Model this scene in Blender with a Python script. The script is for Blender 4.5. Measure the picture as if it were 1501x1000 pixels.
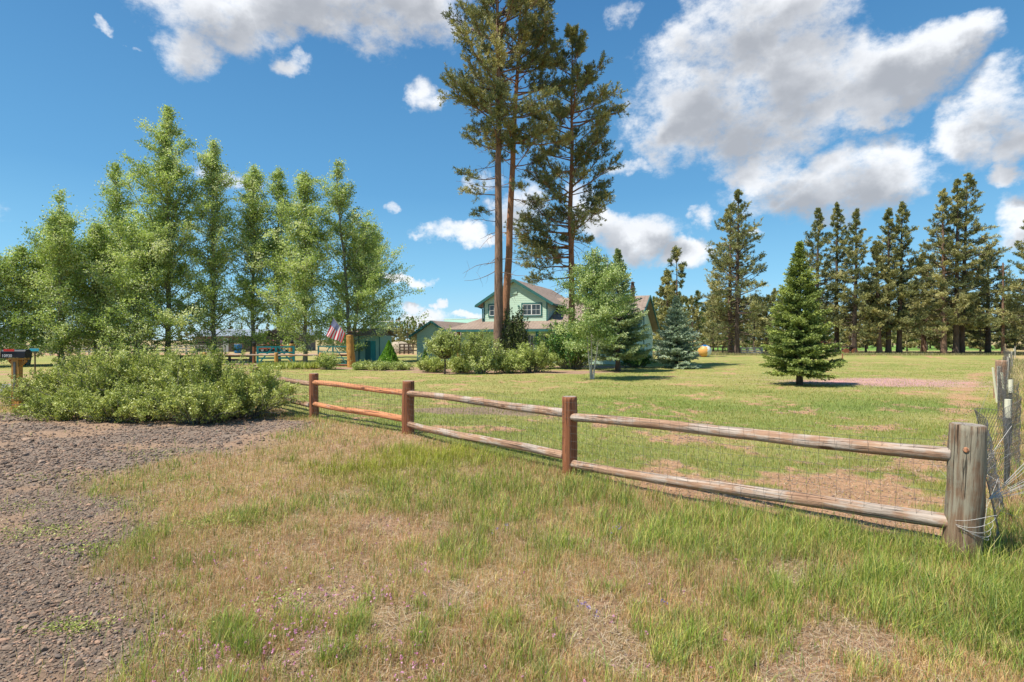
import bpy, math, random
import numpy as np
from mathutils import Vector, Matrix, Euler
for o in list(bpy.data.objects): bpy.data.objects.remove(o, do_unlink=True)
scene = bpy.context.scene
COL = scene.collection
R = math.radians
# ------------------------------------------------------------------ camera, sky, sun, exposure
HC, FP, HY = 1.65, 800.0, 498.0          # eye height, focal length in photo pixels, horizon row
cam = bpy.data.cameras.new('camera'); camo = bpy.data.objects.new('camera', cam); COL.objects.link(camo)
camo.location = (0, 0, HC); camo.rotation_euler = (R(90) - math.atan(2 / FP), 0, 0)
cam.sensor_width = 36; cam.lens = 36 * FP / 1501; cam.clip_end = 6000; cam.clip_start = 0.05
scene.camera = camo
scene.render.resolution_x = 1024; scene.render.resolution_y = 682
SUN_EL, SUN_AZ = R(60), R(-113)          # azimuth measured from +Y towards +X
sdir = Vector((math.sin(SUN_AZ) * math.cos(SUN_EL), math.cos(SUN_AZ) * math.cos(SUN_EL), math.sin(SUN_EL)))
sl = bpy.data.lights.new('sun', 'SUN'); sl.energy = 3.3; sl.angle = R(0.5); sl.color = (1, .945, .84)
so = bpy.data.objects.new('sun', sl); COL.objects.link(so); so.rotation_euler = sdir.to_track_quat('Z', 'Y').to_euler(); so.location = (-20, 0, 40)
scene.view_settings.view_transform = 'Standard'; scene.view_settings.look = 'None'
scene.view_settings.exposure = 1.06; scene.view_settings.gamma = 1
scene.render.engine = 'CYCLES'
world = bpy.data.worlds.new('World'); scene.world = world; world.use_nodes = True

class NT:                                 # small node-tree helper
    def __init__(s, tree): s.t = tree; tree.nodes.clear()
    def n(s, typ, **kw):
        nd = s.t.nodes.new(typ)
        for k, v in kw.items(): setattr(nd, k, v)
        return nd
    def l(s, a, b): s.t.links.new(a, b)
    def put(s, sock, v):
        if isinstance(v, bpy.types.NodeSocket): s.l(v, sock)
        else: sock.default_value = v
    def math(s, op, a, b=None, c=None, clamp=False):
        nd = s.n('ShaderNodeMath', operation=op, use_clamp=clamp); s.put(nd.inputs[0], a)
        if b is not None: s.put(nd.inputs[1], b)
        if c is not None: s.put(nd.inputs[2], c)
        return nd.outputs[0]
    def vm(s, op, a, b=None, c=None):
        nd = s.n('ShaderNodeVectorMath', operation=op); s.put(nd.inputs[0], a)
        if b is not None: s.put(nd.inputs[1], b)
        if c is not None: s.put(nd.inputs[2], c)
        return nd.outputs[1] if op in ('DOT_PRODUCT', 'LENGTH') else nd.outputs[0]
    def noise(s, vec, scale, detail=4, rough=.55, dist=0.0):
        nd = s.n('ShaderNodeTexNoise'); nd.inputs['Scale'].default_value = scale; nd.inputs['Detail'].default_value = detail
        nd.inputs['Roughness'].default_value = rough; nd.inputs['Distortion'].default_value = dist
        if vec is not None: s.l(vec, nd.inputs['Vector'])
        return nd.outputs['Fac']
    def ramp(s, f, stops, interp='LINEAR'):
        nd = s.n('ShaderNodeValToRGB'); nd.color_ramp.interpolation = interp; e = nd.color_ramp.elements
        while len(e) < len(stops): e.new(0.5)
        for q, (p, c) in zip(e, stops): q.position = p; q.color = (*c, 1) if len(c) == 3 else c
        s.put(nd.inputs[0], f); return nd.outputs[0]
    def sstep(s, f, a, b):
        nd = s.n('ShaderNodeMapRange', interpolation_type='SMOOTHSTEP'); s.put(nd.inputs[0], f)
        nd.inputs[1].default_value = a; nd.inputs[2].default_value = b; return nd.outputs[0]
    def mix(s, f, a, b, mode='MIX'):
        nd = s.n('ShaderNodeMix', data_type='RGBA', blend_type=mode); s.put(nd.inputs[0], f)
        for i, v in ((6, a), (7, b)):
            if not isinstance(v, bpy.types.NodeSocket) and len(v) == 3: v = (*v, 1)
            s.put(nd.inputs[i], v)
        return nd.outputs[2]

def ang(px, py):
    dx = px - 750.5; return math.atan2(dx, FP), math.atan2(HY - py, math.hypot(FP, dx))
CLOUDS = [  # photo px centre and half sizes, used only to find the compass bearing and height of each cloud
 (1120,135,165,95),(1010,150,80,85),(1045,50,85,75),(1150,8,120,50),(1270,120,120,62),(1345,92,85,42),(1400,62,45,34),(1185,178,120,58),(1260,185,60,28),
 (1215,272,145,44),(1135,255,62,32),(1300,262,75,32),(1475,165,85,55),(1430,212,60,40),(1500,205,70,40),(1485,262,40,18),(1500,330,50,36),
 (330,22,130,42),(262,62,55,48),(450,8,110,34),(585,18,95,46),(640,42,40,30),(520,-20,160,40),(607,132,26,24),(668,350,54,14),(625,349,24,7),(722,352,20,7),
 (935,352,66,32),(1000,382,50,17),(885,335,40,28),(850,300,40,34),(1038,325,24,22),(1112,345,14,12),(630,469,52,14),(617,452,24,8),(663,450,13,8),
 (700,469,26,6),(432,104,36,13),(345,268,44,18),(932,236,38,13),(572,312,18,10),(760,300,40,50),(700,270,30,20),(905,10,40,20),(600,412,40,9),(152,38,20,9),(180,62,14,6),
 (-100,300,110,50),(1620,250,90,60),(-260,150,160,60)]
w = NT(world.node_tree)
tc = w.n('ShaderNodeTexCoord'); D = w.vm('NORMALIZE', tc.outputs['Generated'])
sx = w.n('ShaderNodeSeparateXYZ'); w.l(D, sx.inputs[0])
az = w.math('ARCTAN2', sx.outputs[0], sx.outputs[1]); el = w.math('ARCSINE', sx.outputs[2])
def cxyz(a, b):
    c = w.n('ShaderNodeCombineXYZ'); w.put(c.inputs[0], a); w.put(c.inputs[1], b); return c.outputs[0]
wn = w.noise(D, 7.0, 6, .6); wn2 = w.noise(w.vm('ADD', D, (7, 3, 1)), 7.0, 6, .6)
warp = cxyz(w.math('MULTIPLY_ADD', wn, .20, -.10), w.math('MULTIPLY_ADD', wn2, .12, -.06))
base = w.vm('ADD', cxyz(az, el), warp)
def density(uv):
    acc = None
    for (cx, cy, rx, ry) in CLOUDS:
        a, e = ang(cx, cy); sa = FP / (FP**2 + (cx-750.5)**2) ; se = 1 / math.hypot(FP, cx-750.5)
        v = w.vm('MULTIPLY', w.vm('SUBTRACT', uv, (a, e, 0)), (1/(rx*sa*1.12), 1/(ry*se*1.12), 0))
        q = w.vm('DOT_PRODUCT', v, v)
        if rx < 56 and cy < 320 and cx < 1035 or cx in (152, 180, 625, 722, 1038, 1112): q = w.math('ADD', q, .38)
        acc = q if acc is None else w.math('MINIMUM', acc, q)
    return w.math('SUBTRACT', 1.0, w.math('MINIMUM', acc, 2.5))
sq = w.vm('MULTIPLY', D, (1, 1, 1.5))
fb = w.noise(sq, 9.0, 9, .56); fb2 = w.noise(sq, 30.0, 8, .68)
d0 = w.math('MINIMUM', w.math('MULTIPLY', density(base), 1.7), 1.45); dS = density(w.vm('ADD', base, (-.012, .035, 0)))
nz = w.math('ADD', w.math('MULTIPLY_ADD', fb, 4.0, -2.15), w.math('MULTIPLY_ADD', fb2, 2.6, -1.35))
raw = w.math('ADD', d0, nz)
alpha = w.sstep(raw, -.55, 1.25)
core = w.sstep(w.math('ADD', dS, w.math('MULTIPLY_ADD', fb, 2.2, -1.1)), .0, 1.1)
puff = w.noise(w.vm('ADD', sq, (.03, 0, -.05)), 10.0, 5, .5)
cl = w.mix(core, (.90, .92, .95), (.40, .42, .46))
cl = w.mix(w.math('MULTIPLY', w.sstep(puff, .42, .68), .45), cl, (.74, .76, .80))
sky = w.n('ShaderNodeTexSky', sky_type='NISHITA'); sky.sun_disc = False; sky.sun_elevation = SUN_EL; sky.sun_rotation = SUN_AZ
sky.air_density = 1.0; sky.dust_density = .3; sky.ozone_density = 3.0; sky.altitude = 1200
hs = w.n('ShaderNodeHueSaturation'); hs.inputs['Saturation'].default_value = 1.08; hs.inputs['Hue'].default_value = .487; w.l(sky.outputs[0], hs.inputs['Color'])
SKY_STR = .14
grad = w.ramp(sx.outputs[2], [(0.0, (.30, .52, .66)), (.10, (.17, .43, .64)), (.25, (.083, .275, .51)), (.55, (.036, .152, .36)), (1, (.02, .10, .25))])
grad = w.mix(1.0, grad, (1/SKY_STR*.59,)*3, 'MULTIPLY')
skyc = w.mix(.85, hs.outputs[0], grad)
bgc = w.mix(w.math('MULTIPLY', alpha, .96), skyc, w.mix(1.0, cl, (1/SKY_STR*.55,)*3, 'MULTIPLY'))
bg = w.n('ShaderNodeBackground'); w.l(bgc, bg.inputs[0]); bg.inputs[1].default_value = SKY_STR
wo = w.n('ShaderNodeOutputWorld'); w.l(bg.outputs[0], wo.inputs[0])
for nd in w.t.nodes:
    if nd.type == 'MIX': nd.clamp_result = False

# ------------------------------------------------------------------ helpers
def P(px, d, py=None, z=None):
    """bearing + distance -> a point in the place (z from a photo row if given)"""
    if z is None: z = 0 if py is None else HC + (HY - py) * d / FP
    return np.array([(px - 750.5) / FP * d, d, z])
def vnoise(x, y, s, seed=0):
    x = np.asarray(x, float) / s + seed * 17.13; y = np.asarray(y, float) / s + seed * 9.71
    xi = np.floor(x); yi = np.floor(y); fx = x - xi; fy = y - yi; fx = fx*fx*(3-2*fx); fy = fy*fy*(3-2*fy)
    def h(a, b):
        v = np.sin(a * 127.1 + b * 311.7 + seed * 13.7) * 43758.5453; return v - np.floor(v)
    return (h(xi, yi)*(1-fx) + h(xi+1, yi)*fx)*(1-fy) + (h(xi, yi+1)*(1-fx) + h(xi+1, yi+1)*fx)*fy
def fbm(x, y, s, seed=0, o=4):
    a = 0; t = 0
    for i in range(o): a = a + vnoise(x, y, s / 2**i, seed + i) / 2**i; t += 1 / 2**i
    return a / t
def gz(x, y):
    r = np.hypot(x, y); f = np.clip((60 - r) / 50, 0, 1)
    return ((fbm(x, y, 2.2, 5, 3) - .5) * .10 + (vnoise(x, y, .35, 8) - .5) * .02) * f
def npmesh(name, V, F, attr=None, smooth=False):
    V = np.asarray(V, np.float32); F = np.asarray(F, np.int32); k = F.shape[1]; n = len(F)
    me = bpy.data.meshes.new(name); me.vertices.add(len(V)); me.vertices.foreach_set('co', V.ravel())
    me.loops.add(n * k); me.loops.foreach_set('vertex_index', F.ravel())
    me.polygons.add(n); me.polygons.foreach_set('loop_start', np.arange(n, dtype=np.int32) * k)
    me.update(calc_edges=True)
    me.polygons.foreach_set('use_smooth', np.full(n, smooth))
    if attr is not None:
        attr = np.asarray(attr, np.float32)
        if attr.ndim == 1:
            a = me.attributes.new('v', 'FLOAT', 'FACE'); a.data.foreach_set('value', attr)
        else:
            a = me.attributes.new('col', 'FLOAT_VECTOR', 'FACE'); a.data.foreach_set('vector', attr.ravel())
    return me
def link(name, me, mat=None, parent=None, loc=None):
    o = bpy.data.objects.new(name, me); COL.objects.link(o)
    if mat is not None: me.materials.append(mat)
    if parent is not None: o.parent = parent
    if loc is not None: o.location = loc
    return o
def tag(o, label=None, cat=None, group=None, kind=None):
    if label: o['label'] = label
    if cat: o['category'] = cat
    if group: o['group'] = group
    if kind: o['kind'] = kind
    return o
def empty(name, loc, rz=0.0, **k):
    o = bpy.data.objects.new(name, None); COL.objects.link(o); o.location = loc; o.rotation_euler = (0, 0, rz); o.empty_display_size = .2
    return tag(o, **k)
class MB:
    def __init__(s): s.v = []; s.f = []
    def box(s, x0, x1, y0, y1, z0, z1, M=None):
        b = len(s.v)
        for x, y, z in ((x0,y0,z0),(x1,y0,z0),(x1,y1,z0),(x0,y1,z0),(x0,y0,z1),(x1,y0,z1),(x1,y1,z1),(x0,y1,z1)):
            p = Vector((x, y, z)); s.v.append(tuple(M @ p if M else p))
        s.f += [tuple(b+i for i in q) for q in ((0,3,2,1),(4,5,6,7),(0,1,5,4),(1,2,6,5),(2,3,7,6),(3,0,4,7))]; return s
    def bar(s, p0, p1, w, h):
        p0, p1 = Vector(p0), Vector(p1); d = p1 - p0; q = d.to_track_quat('X', 'Z').to_matrix().to_4x4(); q.translation = p0
        return s.box(0, d.length, -w/2, w/2, -h/2, h/2, q)
    def cyl(s, p0, p1, r0, r1=None, n=10):
        r1 = r0 if r1 is None else r1; p0, p1 = Vector(p0), Vector(p1); q = (p1-p0).to_track_quat('Z', 'Y'); b = len(s.v)
        for p, r in ((p0, r0), (p1, r1)):
            for i in range(n):
                a = 2*math.pi*i/n; s.v.append(tuple(p + q @ Vector((r*math.cos(a), r*math.sin(a), 0))))
        s.f += [(b+i, b+(i+1) % n, b+n+(i+1) % n, b+n+i) for i in range(n)]
        s.f += [tuple(b+n-1-i for i in range(n)), tuple(b+n+i for i in range(n))]; return s
    def slab(s, pts, t):                     # polygon top pts, thickness t downwards
        b = len(s.v); n = len(pts); s.v += [tuple(p) for p in pts] + [(p[0], p[1], p[2]-t) for p in pts]
        s.f += [tuple(b+i for i in range(n)), tuple(b+2*n-1-i for i in range(n))] + [(b+i, b+n+i, b+n+(i+1) % n, b+(i+1) % n) for i in range(n)]; return s
    def prism(s, prof, y0, y1, axis='y'):    # profile in (x,z) extruded along y, or in (y,z) along x
        b = len(s.v); n = len(prof)
        for y in (y0, y1):
            for (x, z) in prof: s.v.append((x, y, z) if axis == 'y' else (y, x, z))
        s.f += [tuple(b+i for i in range(n)), tuple(b+2*n-1-i for i in range(n))] + [(b+i, b+n+i, b+n+(i+1) % n, b+(i+1) % n) for i in range(n)]; return s
    def build(s, name, mat, parent=None, loc=None, smooth=False, bevel=0):
        me = bpy.data.meshes.new(name); me.from_pydata(s.v, [], s.f)
        import bmesh
        bm = bmesh.new(); bm.from_mesh(me); bmesh.ops.recalc_face_normals(bm, faces=bm.faces)
        if bevel: bmesh.ops.bevel(bm, geom=bm.edges[:], offset=bevel, segments=1, affect='EDGES')
        if smooth:
            for f in bm.faces: f.smooth = len(f.verts) == 4
        bm.to_mesh(me); bm.free()
        return link(name, me, mat, parent, loc)

def base_mat(name):
    m = bpy.data.materials.new(name); m.use_nodes = True; t = NT(m.node_tree); out = t.n('ShaderNodeOutputMaterial')
    b = t.n('ShaderNodeBsdfPrincipled'); t.l(b.outputs[0], out.inputs[0]); return m, t, b, out
def bump(t, b, h, dist, strength=1.0):
    bp = t.n('ShaderNodeBump'); bp.inputs['Distance'].default_value = dist; bp.inputs['Strength'].default_value = strength
    t.l(h, bp.inputs['Height']); t.l(bp.outputs[0], b.inputs['Normal'])
GAIN = dict(aspen_leaf=3.3, pale_leaf=1.8, pine_needle=3.4, tan_pine_needle=3.0, spruce_needle=2.7, grey_spruce_needle=2.8, blue_spruce_needle=3.0, juniper_leaf=2.8, cone_leaf=1.5, olive_bush_leaf=2.9, yellow_bush_leaf=2.3, foreground_bush_leaf=2.25)
def leaf_mat(name, stops, trans=.3, tcol=(1.0, 1.1, .6), rough=.5):
    g_ = GAIN.get(name, 1.0); stops = [(p, tuple(min(.75, v*g_) for v in c)) for p, c in stops]
    m, t, b, out = base_mat(name)
    a = t.n('ShaderNodeAttribute'); a.attribute_name = 'v'
    c = t.ramp(a.outputs['Fac'], stops)
    t.l(c, b.inputs['Base Color']); b.inputs['Roughness'].default_value = rough; b.inputs['Specular IOR Level'].default_value = .35
    tr = t.n('ShaderNodeBsdfTranslucent'); t.l(t.mix(1.0, c, tcol, 'MULTIPLY'), tr.inputs[0])
    mx = t.n('ShaderNodeMixShader'); mx.inputs[0].default_value = trans; t.l(b.outputs[0], mx.inputs[1]); t.l(tr.outputs[0], mx.inputs[2]); t.l(mx.outputs[0], out.inputs[0])
    return m
def bark_mat(name, c0, c1, c2, sc=6, bmp=.03):
    m, t, b, out = base_mat(name); tc = t.n('ShaderNodeTexCoord')
    mp = t.n('ShaderNodeMapping'); mp.inputs['Scale'].default_value = (sc, sc, sc*.22); t.l(tc.outputs['Object'], mp.inputs[0])
    n = t.noise(mp.outputs[0], 1.6, 6, .65); n2 = t.noise(tc.outputs['Object'], .7, 3)
    c = t.ramp(n, [(.3, c0), (.5, c1), (.72, c2)]); c = t.mix(t.math('MULTIPLY', n2, .5), c, c1)
    t.l(c, b.inputs['Base Color']); b.inputs['Roughness'].default_value = .9; bump(t, b, n, bmp); return m
def wood_mat(name, cols, knots=True, grey=.4, greycol=(.30, .26, .22)):
    m, t, b, out = base_mat(name); tc = t.n('ShaderNodeTexCoord'); oi = t.n('ShaderNodeObjectInfo')
    off = t.vm('ADD', tc.outputs['Object'], oi.outputs['Location'])
    mp = t.n('ShaderNodeMapping'); mp.inputs['Scale'].default_value = (14, 14, .9); t.l(off, mp.inputs[0])
    n = t.noise(mp.outputs[0], 2.2, 7, .7, .4)
    mp2 = t.n('ShaderNodeMapping'); mp2.inputs['Scale'].default_value = (30, 30, .35); t.l(off, mp2.inputs[0]); nc = t.noise(mp2.outputs[0], 2.0, 3, .5)
    c = t.ramp(n, [(.25, cols[0]), (.5, cols[1]), (.75, cols[2])])
    g = t.noise(off, 1.9, 5, .6)
    gm = t.math('MULTIPLY', t.sstep(t.math('ADD', g, t.math('MULTIPLY_ADD', n, .5, -.25)), .62 - grey*.30, .74 - grey*.30), .85); gd = t.ramp(n, [(.3, tuple(v*.55 for v in greycol)), (.52, greycol), (.7, tuple(min(1, v*1.3) for v in greycol))]); c = t.mix(gm, c, gd)
    crack = t.sstep(nc, .60, .67); c = t.mix(t.math('MULTIPLY', crack, .75), c, tuple(v*.25 for v in cols[0]))
    if knots:
        vo = t.n('ShaderNodeTexVoronoi'); mp3 = t.n('ShaderNodeMapping'); mp3.inputs['Scale'].default_value = (5, 5, 1.8); t.l(off, mp3.inputs[0]); t.l(mp3.outputs[0], vo.inputs['Vector']); vo.inputs['Scale'].default_value = 1.0
        k = t.sstep(vo.outputs['Distance'], .16, .09); c = t.mix(t.math('MULTIPLY', k, .8), c, (.10, .04, .015))
    t.l(c, b.inputs['Base Color']); b.inputs['Roughness'].default_value = .8
    h = t.math('SUBTRACT', n, crack); bump(t, b, h, .014, 1.0); return m
def plain(name, col, rough=.6, metal=0, var=.12, sc=8, spec=.4, bm=0.0):
    m, t, b, out = base_mat(name); tc = t.n('ShaderNodeTexCoord'); n = t.noise(tc.outputs['Object'], sc, 5, .6)
    c = t.mix(n, tuple(v*(1-var*1.5) for v in col), tuple(min(1, v*(1+var*1.5)) for v in col))
    t.l(c, b.inputs['Base Color']); b.inputs['Roughness'].default_value = rough; b.inputs['Metallic'].default_value = metal; b.inputs['Specular IOR Level'].default_value = spec
    if bm: bump(t, b, n, bm)
    return m
def siding_mat(name, col, vertical=False, pitch=.18):
    m, t, b, out = base_mat(name); tc = t.n('ShaderNodeTexCoord'); s = t.n('ShaderNodeSeparateXYZ'); t.l(tc.outputs['Object'], s.inputs[0])
    f = t.math('FRACT', t.math('DIVIDE', t.math('ADD', s.outputs[0], s.outputs[1]) if vertical else s.outputs[2], pitch))
    n = t.noise(tc.outputs['Object'], 3.0, 5, .6); nb = t.noise(tc.outputs['Object'], 25.0, 3, .6)
    c = t.mix(t.math('MULTIPLY_ADD', n, .6, t.math('MULTIPLY', nb, .25)), tuple(v*.84 for v in col), tuple(v*1.1 for v in col))
    c = t.mix(t.math('MULTIPLY', t.sstep(f, .93, .99), .45), c, tuple(v*.35 for v in col))
    t.l(c, b.inputs['Base Color']); b.inputs['Roughness'].default_value = .65
    bump(t, b, t.math('SUBTRACT', 1.0, f), .02, .8); return m
def shingle_mat(name, a, b_, c_, sx_=3.0, sz_=9.0):
    m, t, b, out = base_mat(name); tc = t.n('ShaderNodeTexCoord'); s = t.n('ShaderNodeSeparateXYZ'); t.l(tc.outputs['Object'], s.inputs[0])
    cb = t.n('ShaderNodeCombineXYZ'); t.l(t.math('MULTIPLY', t.math('ADD', s.outputs[0], t.math('MULTIPLY', s.outputs[1], .8)), sx_), cb.inputs[0]); t.l(t.math('MULTIPLY', s.outputs[2], sz_), cb.inputs[1])
    br = t.n('ShaderNodeTexBrick'); t.l(cb.outputs[0], br.inputs['Vector']); br.inputs['Scale'].default_value = 1.0; br.inputs['Brick Width'].default_value = .8; br.inputs['Row Height'].default_value = .7
    br.inputs['Mortar Size'].default_value = .05; br.inputs['Color1'].default_value = (*a, 1); br.inputs['Color2'].default_value = (*b_, 1); br.inputs['Mortar'].default_value = (*[v*.45 for v in c_], 1)
    n = t.noise(tc.outputs['Object'], 1.3, 6, .7); n2 = t.noise(tc.outputs['Object'], 18, 4, .7)
    c = t.mix(t.math('MULTIPLY', t.sstep(n, .35, .7), .5), br.outputs['Color'], c_); c = t.mix(t.math('MULTIPLY', n2, .35), c, a)
    t.l(c, b.inputs['Base Color']); b.inputs['Roughness'].default_value = .92; bump(t, b, br.outputs['Fac'], -.015); return m
def glass_mat(name):
    m, t, b, out = base_mat(name); tc = t.n('ShaderNodeTexCoord'); n = t.noise(tc.outputs['Object'], 1.4, 3)
    t.l(t.ramp(n, [(.35, (.012, .016, .02)), (.7, (.05, .05, .045))]), b.inputs['Base Color']); b.inputs['Roughness'].default_value = .06; b.inputs['Specular IOR Level'].default_value = .8; return m

M = {}
M['pine_bark'] = bark_mat('pine_bark', (.085, .05, .032), (.20, .12, .08), (.33, .21, .15), 6, .04)
M['orange_bark'] = bark_mat('orange_bark', (.14, .06, .03), (.30, .14, .07), (.42, .22, .12), 6, .04)
M['grey_bark'] = bark_mat('grey_bark', (.10, .09, .075), (.22, .20, .17), (.36, .34, .30), 6, .02)
M['birch_bark'] = bark_mat('birch_bark', (.22, .19, .16), (.50, .46, .41), (.66, .62, .56), 9, .01)
M['dark_bark'] = bark_mat('dark_bark', (.04, .028, .02), (.10, .068, .05), (.18, .13, .10), 6, .03)
M['shrub_stem'] = bark_mat('shrub_stem', (.12, .10, .085), (.24, .21, .18), (.36, .33, .30), 20, .004)
M['leaf'] = leaf_mat('aspen_leaf', [(0, (.058, .080, .022)), (.4, (.115, .142, .042)), (.75, (.19, .215, .080)), (1, (.29, .31, .15))], .38)
M['leaf_pale'] = leaf_mat('pale_leaf', [(0, (.07, .11, .03)), (.4, (.15, .20, .06)), (.75, (.24, .29, .11)), (1, (.36, .39, .19))], .3)
M['needle'] = leaf_mat('pine_needle', [(0, (.027, .036, .016)), (.4, (.062, .068, .027)), (.75, (.118, .114, .045)), (1, (.20, .17, .08))], .12, rough=.55)
M['needle_tan'] = leaf_mat('tan_pine_needle', [(0, (.038, .044, .020)), (.4, (.092, .093, .038)), (.75, (.165, .153, .065)), (1, (.27, .23, .115))], .12, rough=.55)
M['spruce'] = leaf_mat('spruce_needle', [(0, (.024, .038, .012)), (.45, (.075, .098, .026)), (.8, (.14, .160, .04)), (1, (.22, .25, .07))], .12, rough=.5)
M['spruce_grey'] = leaf_mat('grey_spruce_needle', [(0, (.035, .05, .025)), (.45, (.09, .12, .055)), (.8, (.17, .19, .09)), (1, (.27, .28, .16))], .12, rough=.5)
M['spruce_blue'] = leaf_mat('blue_spruce_needle', [(0, (.04, .056, .040)), (.45, (.10, .128, .088)), (.8, (.185, .215, .150)), (1, (.29, .32, .23))], .1, rough=.5)
M['juniper'] = leaf_mat('juniper_leaf', [(0, (.012, .035, .010)), (.5, (.04, .09, .018)), (.85, (.12, .17, .03)), (1, (.22, .24, .06))], .15)
M['arborvitae'] = leaf_mat('cone_leaf', [(0, (.03, .09, .008)), (.5, (.09, .20, .012)), (1, (.20, .34, .03))], .2)
M['bush_olive'] = leaf_mat('olive_bush_leaf', [(0, (.05, .06, .02)), (.45, (.13, .15, .045)), (.8, (.22, .24, .08)), (1, (.34, .34, .15))], .25)
M['olive_dark'] = leaf_mat('dark_olive_leaf', [(0, (.03, .05, .015)), (.5, (.10, .14, .04)), (1, (.28, .30, .10))], .2)
M['bush_yellow'] = leaf_mat('yellow_bush_leaf', [(0, (.07, .08, .02)), (.45, (.17, .20, .055)), (.8, (.29, .31, .10)), (1, (.40, .40, .17))], .25)
M['sage'] = leaf_mat('foreground_bush_leaf', [(0, (.066, .080, .018)), (.4, (.160, .180, .042)), (.75, (.25, .26, .075)), (1, (.36, .345, .15))], .28)
M['log_grey'] = wood_mat('weathered_rail', [(.20, .105, .06), (.38, .225, .14), (.50, .35, .24)], grey=.5, greycol=(.42, .355, .30))
M['log_orange'] = wood_mat('orange_rail', [(.32, .12, .05), (.56, .23, .10), (.66, .34, .18)], grey=.12, greycol=(.42, .33, .28))
M['log_red'] = wood_mat('red_brown_post', [(.13, .045, .02), (.28, .10, .04), (.40, .17, .08)], grey=.05, greycol=(.30, .22, .17))
M['log_post'] = wood_mat('grey_green_post', [(.10, .055, .03), (.22, .14, .085), (.34, .26, .17)], grey=.45, greycol=(.27, .245, .18))
M['log_yellow'] = wood_mat('yellow_post', [(.28, .13, .03), (.52, .25, .05), (.62, .34, .10)], grey=.0)
M['end_grain'] = wood_mat('end_grain', [(.26, .19, .14), (.38, .31, .25), (.47, .40, .34)], knots=False, grey=.4)
M['wire'] = plain('galvanised_wire', (.17, .155, .14), .6, .3)
M['wire_light'] = plain('bright_wire', (.50, .49, .47), .55, .2)
M['teal'] = plain('teal_paint', (.02, .25, .26), .5, 0, .25)
M['dteal'] = plain('dark_teal_trim', (.03, .13, .125), .5, 0, .2)
M['white'] = plain('white_vinyl', (.72, .72, .68), .45)
M['siding'] = siding_mat('green_siding', (.50, .66, .52), False, .15)
M['shed_wall'] = siding_mat('shed_boards', (.30, .50, .42), True, .2)
M['shed_light'] = siding_mat('shed_side', (.58, .70, .60), True, .2)
M['shingle'] = shingle_mat('brown_shingle', (.32, .235, .185), (.25, .18, .14), (.38, .29, .235))
M['green_metal'] = plain('pale_green_metal', (.32, .52, .40), .4)
M['grey_metal'] = plain('grey_metal_roof', (.42, .45, .47), .35, .5)
M['glass'] = glass_mat('window_glass')
M['black'] = plain('black_metal', (.012, .014, .018), .35, .2)
M['brown_metal'] = plain('brown_metal', (.09, .055, .035), .5, .3)
M['red'] = plain('red_paint', (.55, .03, .02), .4)
M['vehicle_red'] = plain('faded_red_paint', (.38, .09, .06), .35)
M['tan'] = siding_mat('tan_boards', (.17, .13, .105), True, .3)
M['blue'] = plain('blue_plastic', (.02, .15, .34), .45)
M['signblue'] = plain('sign_blue', (.03, .30, .40), .4)
M['orange'] = plain('orange_paint', (.70, .36, .10), .5)
M['darkwood'] = plain('old_dark_wood', (.085, .06, .045), .85, 0, .35, 12)
M['greywood'] = plain('silver_wood', (.38, .36, .32), .85, 0, .3, 12)
M['paletip'] = plain('pale_tip', (.68, .66, .50), .6)
M['postsgreen'] = plain('dull_steel_post', (.12, .13, .12), .6, .3)
M['rusty'] = plain('rust', (.30, .12, .06), .85, .2, .35)
M['asphalt'] = plain('asphalt', (.17, .17, .175), .95, 0, .2, 30)
M['petal_pink'] = leaf_mat('pink_petal', [(0, (.50, .16, .30)), (1, (.75, .40, .58))], .3, (1, 1, 1))
M['petal_purple'] = leaf_mat('purple_petal', [(0, (.20, .14, .45)), (1, (.38, .30, .60))], .3, (1, 1, 1))
# ------------------------------------------------------------------ ground
FX = [-60, -14, -6.7, -4.25, -1.79, .711, 3.39, 5.46, 7.76, 13.7, 23, 45, 200]
FY = [15, 15, 14.2, 11.7, 9.4, 6.73, 4.07, 6.3, 8.8, 15.3, 25.6, 50, 222]
def fence_y(x): return np.interp(x, FX, FY)
GY = [-6, 1, 2.6, 3.86, 5, 5.95, 7.7, 9, 10, 11, 12]
GX = [-1.0, -1.3, -1.72, -2.7, -3.55, -4.3, -4.25, -3.9, -3.6, -4.0, -6]
def sst(v, a, b): t = np.clip((v - a) / (b - a), 0, 1); return t*t*(3 - 2*t)
def gravel(x, y):
    s = np.interp(y, GY, GX) - x + (fbm(x, y, 1.1, 3) - .5) * 1.3
    return sst(s, -.25, .5) * sst(12.6 - y + (fbm(x, y, .9, 4) - .5), 0, .6)
def gauss(x, y, cx, cy, r, s=1.0): return np.exp(-(((x-cx)**2 + ((y-cy)*s)**2) / r**2))
def green(x, y):
    ins = y > fence_y(x)
    g = .15 + (fbm(x, y, 1.1, 11, 4) - .5) * 1.5
    for (cx, cy, r, a) in ((-.9, 7.4, 1.1, .45), (-1.9, 6.6, .9, .3), (1.0, 6.0, .8, .42), (2.3, 5.0, .8, .5), (2.8, 3.6, .75, .65), (3.6, 3.0, 1.2, .5), (4.6, 4.4, 1.4, .4), (.0, 5.4, .8, .15), (1.7, 3.9, .5, .25),
                           (-2.4, 4.9, .28, .8), (-1.5, 2.9, .22, .7), (-3.0, 4.4, .35, .4), (.9, 2.9, .3, .4), (-3.4, 9.2, .9, .25), (-2.0, 3.9, .7, -.3), (-3.2, 6.6, 1.1, -.3), (-.4, 4.3, .9, -.22), (.2, 2.7, .6, -.25), (-2.6, 5.8, .8, -.15), (1.9, 2.7, .5, -.2)):
        g = g + a * gauss(x, y, cx, cy, r)
    return np.clip(g, 0, 1)
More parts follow.
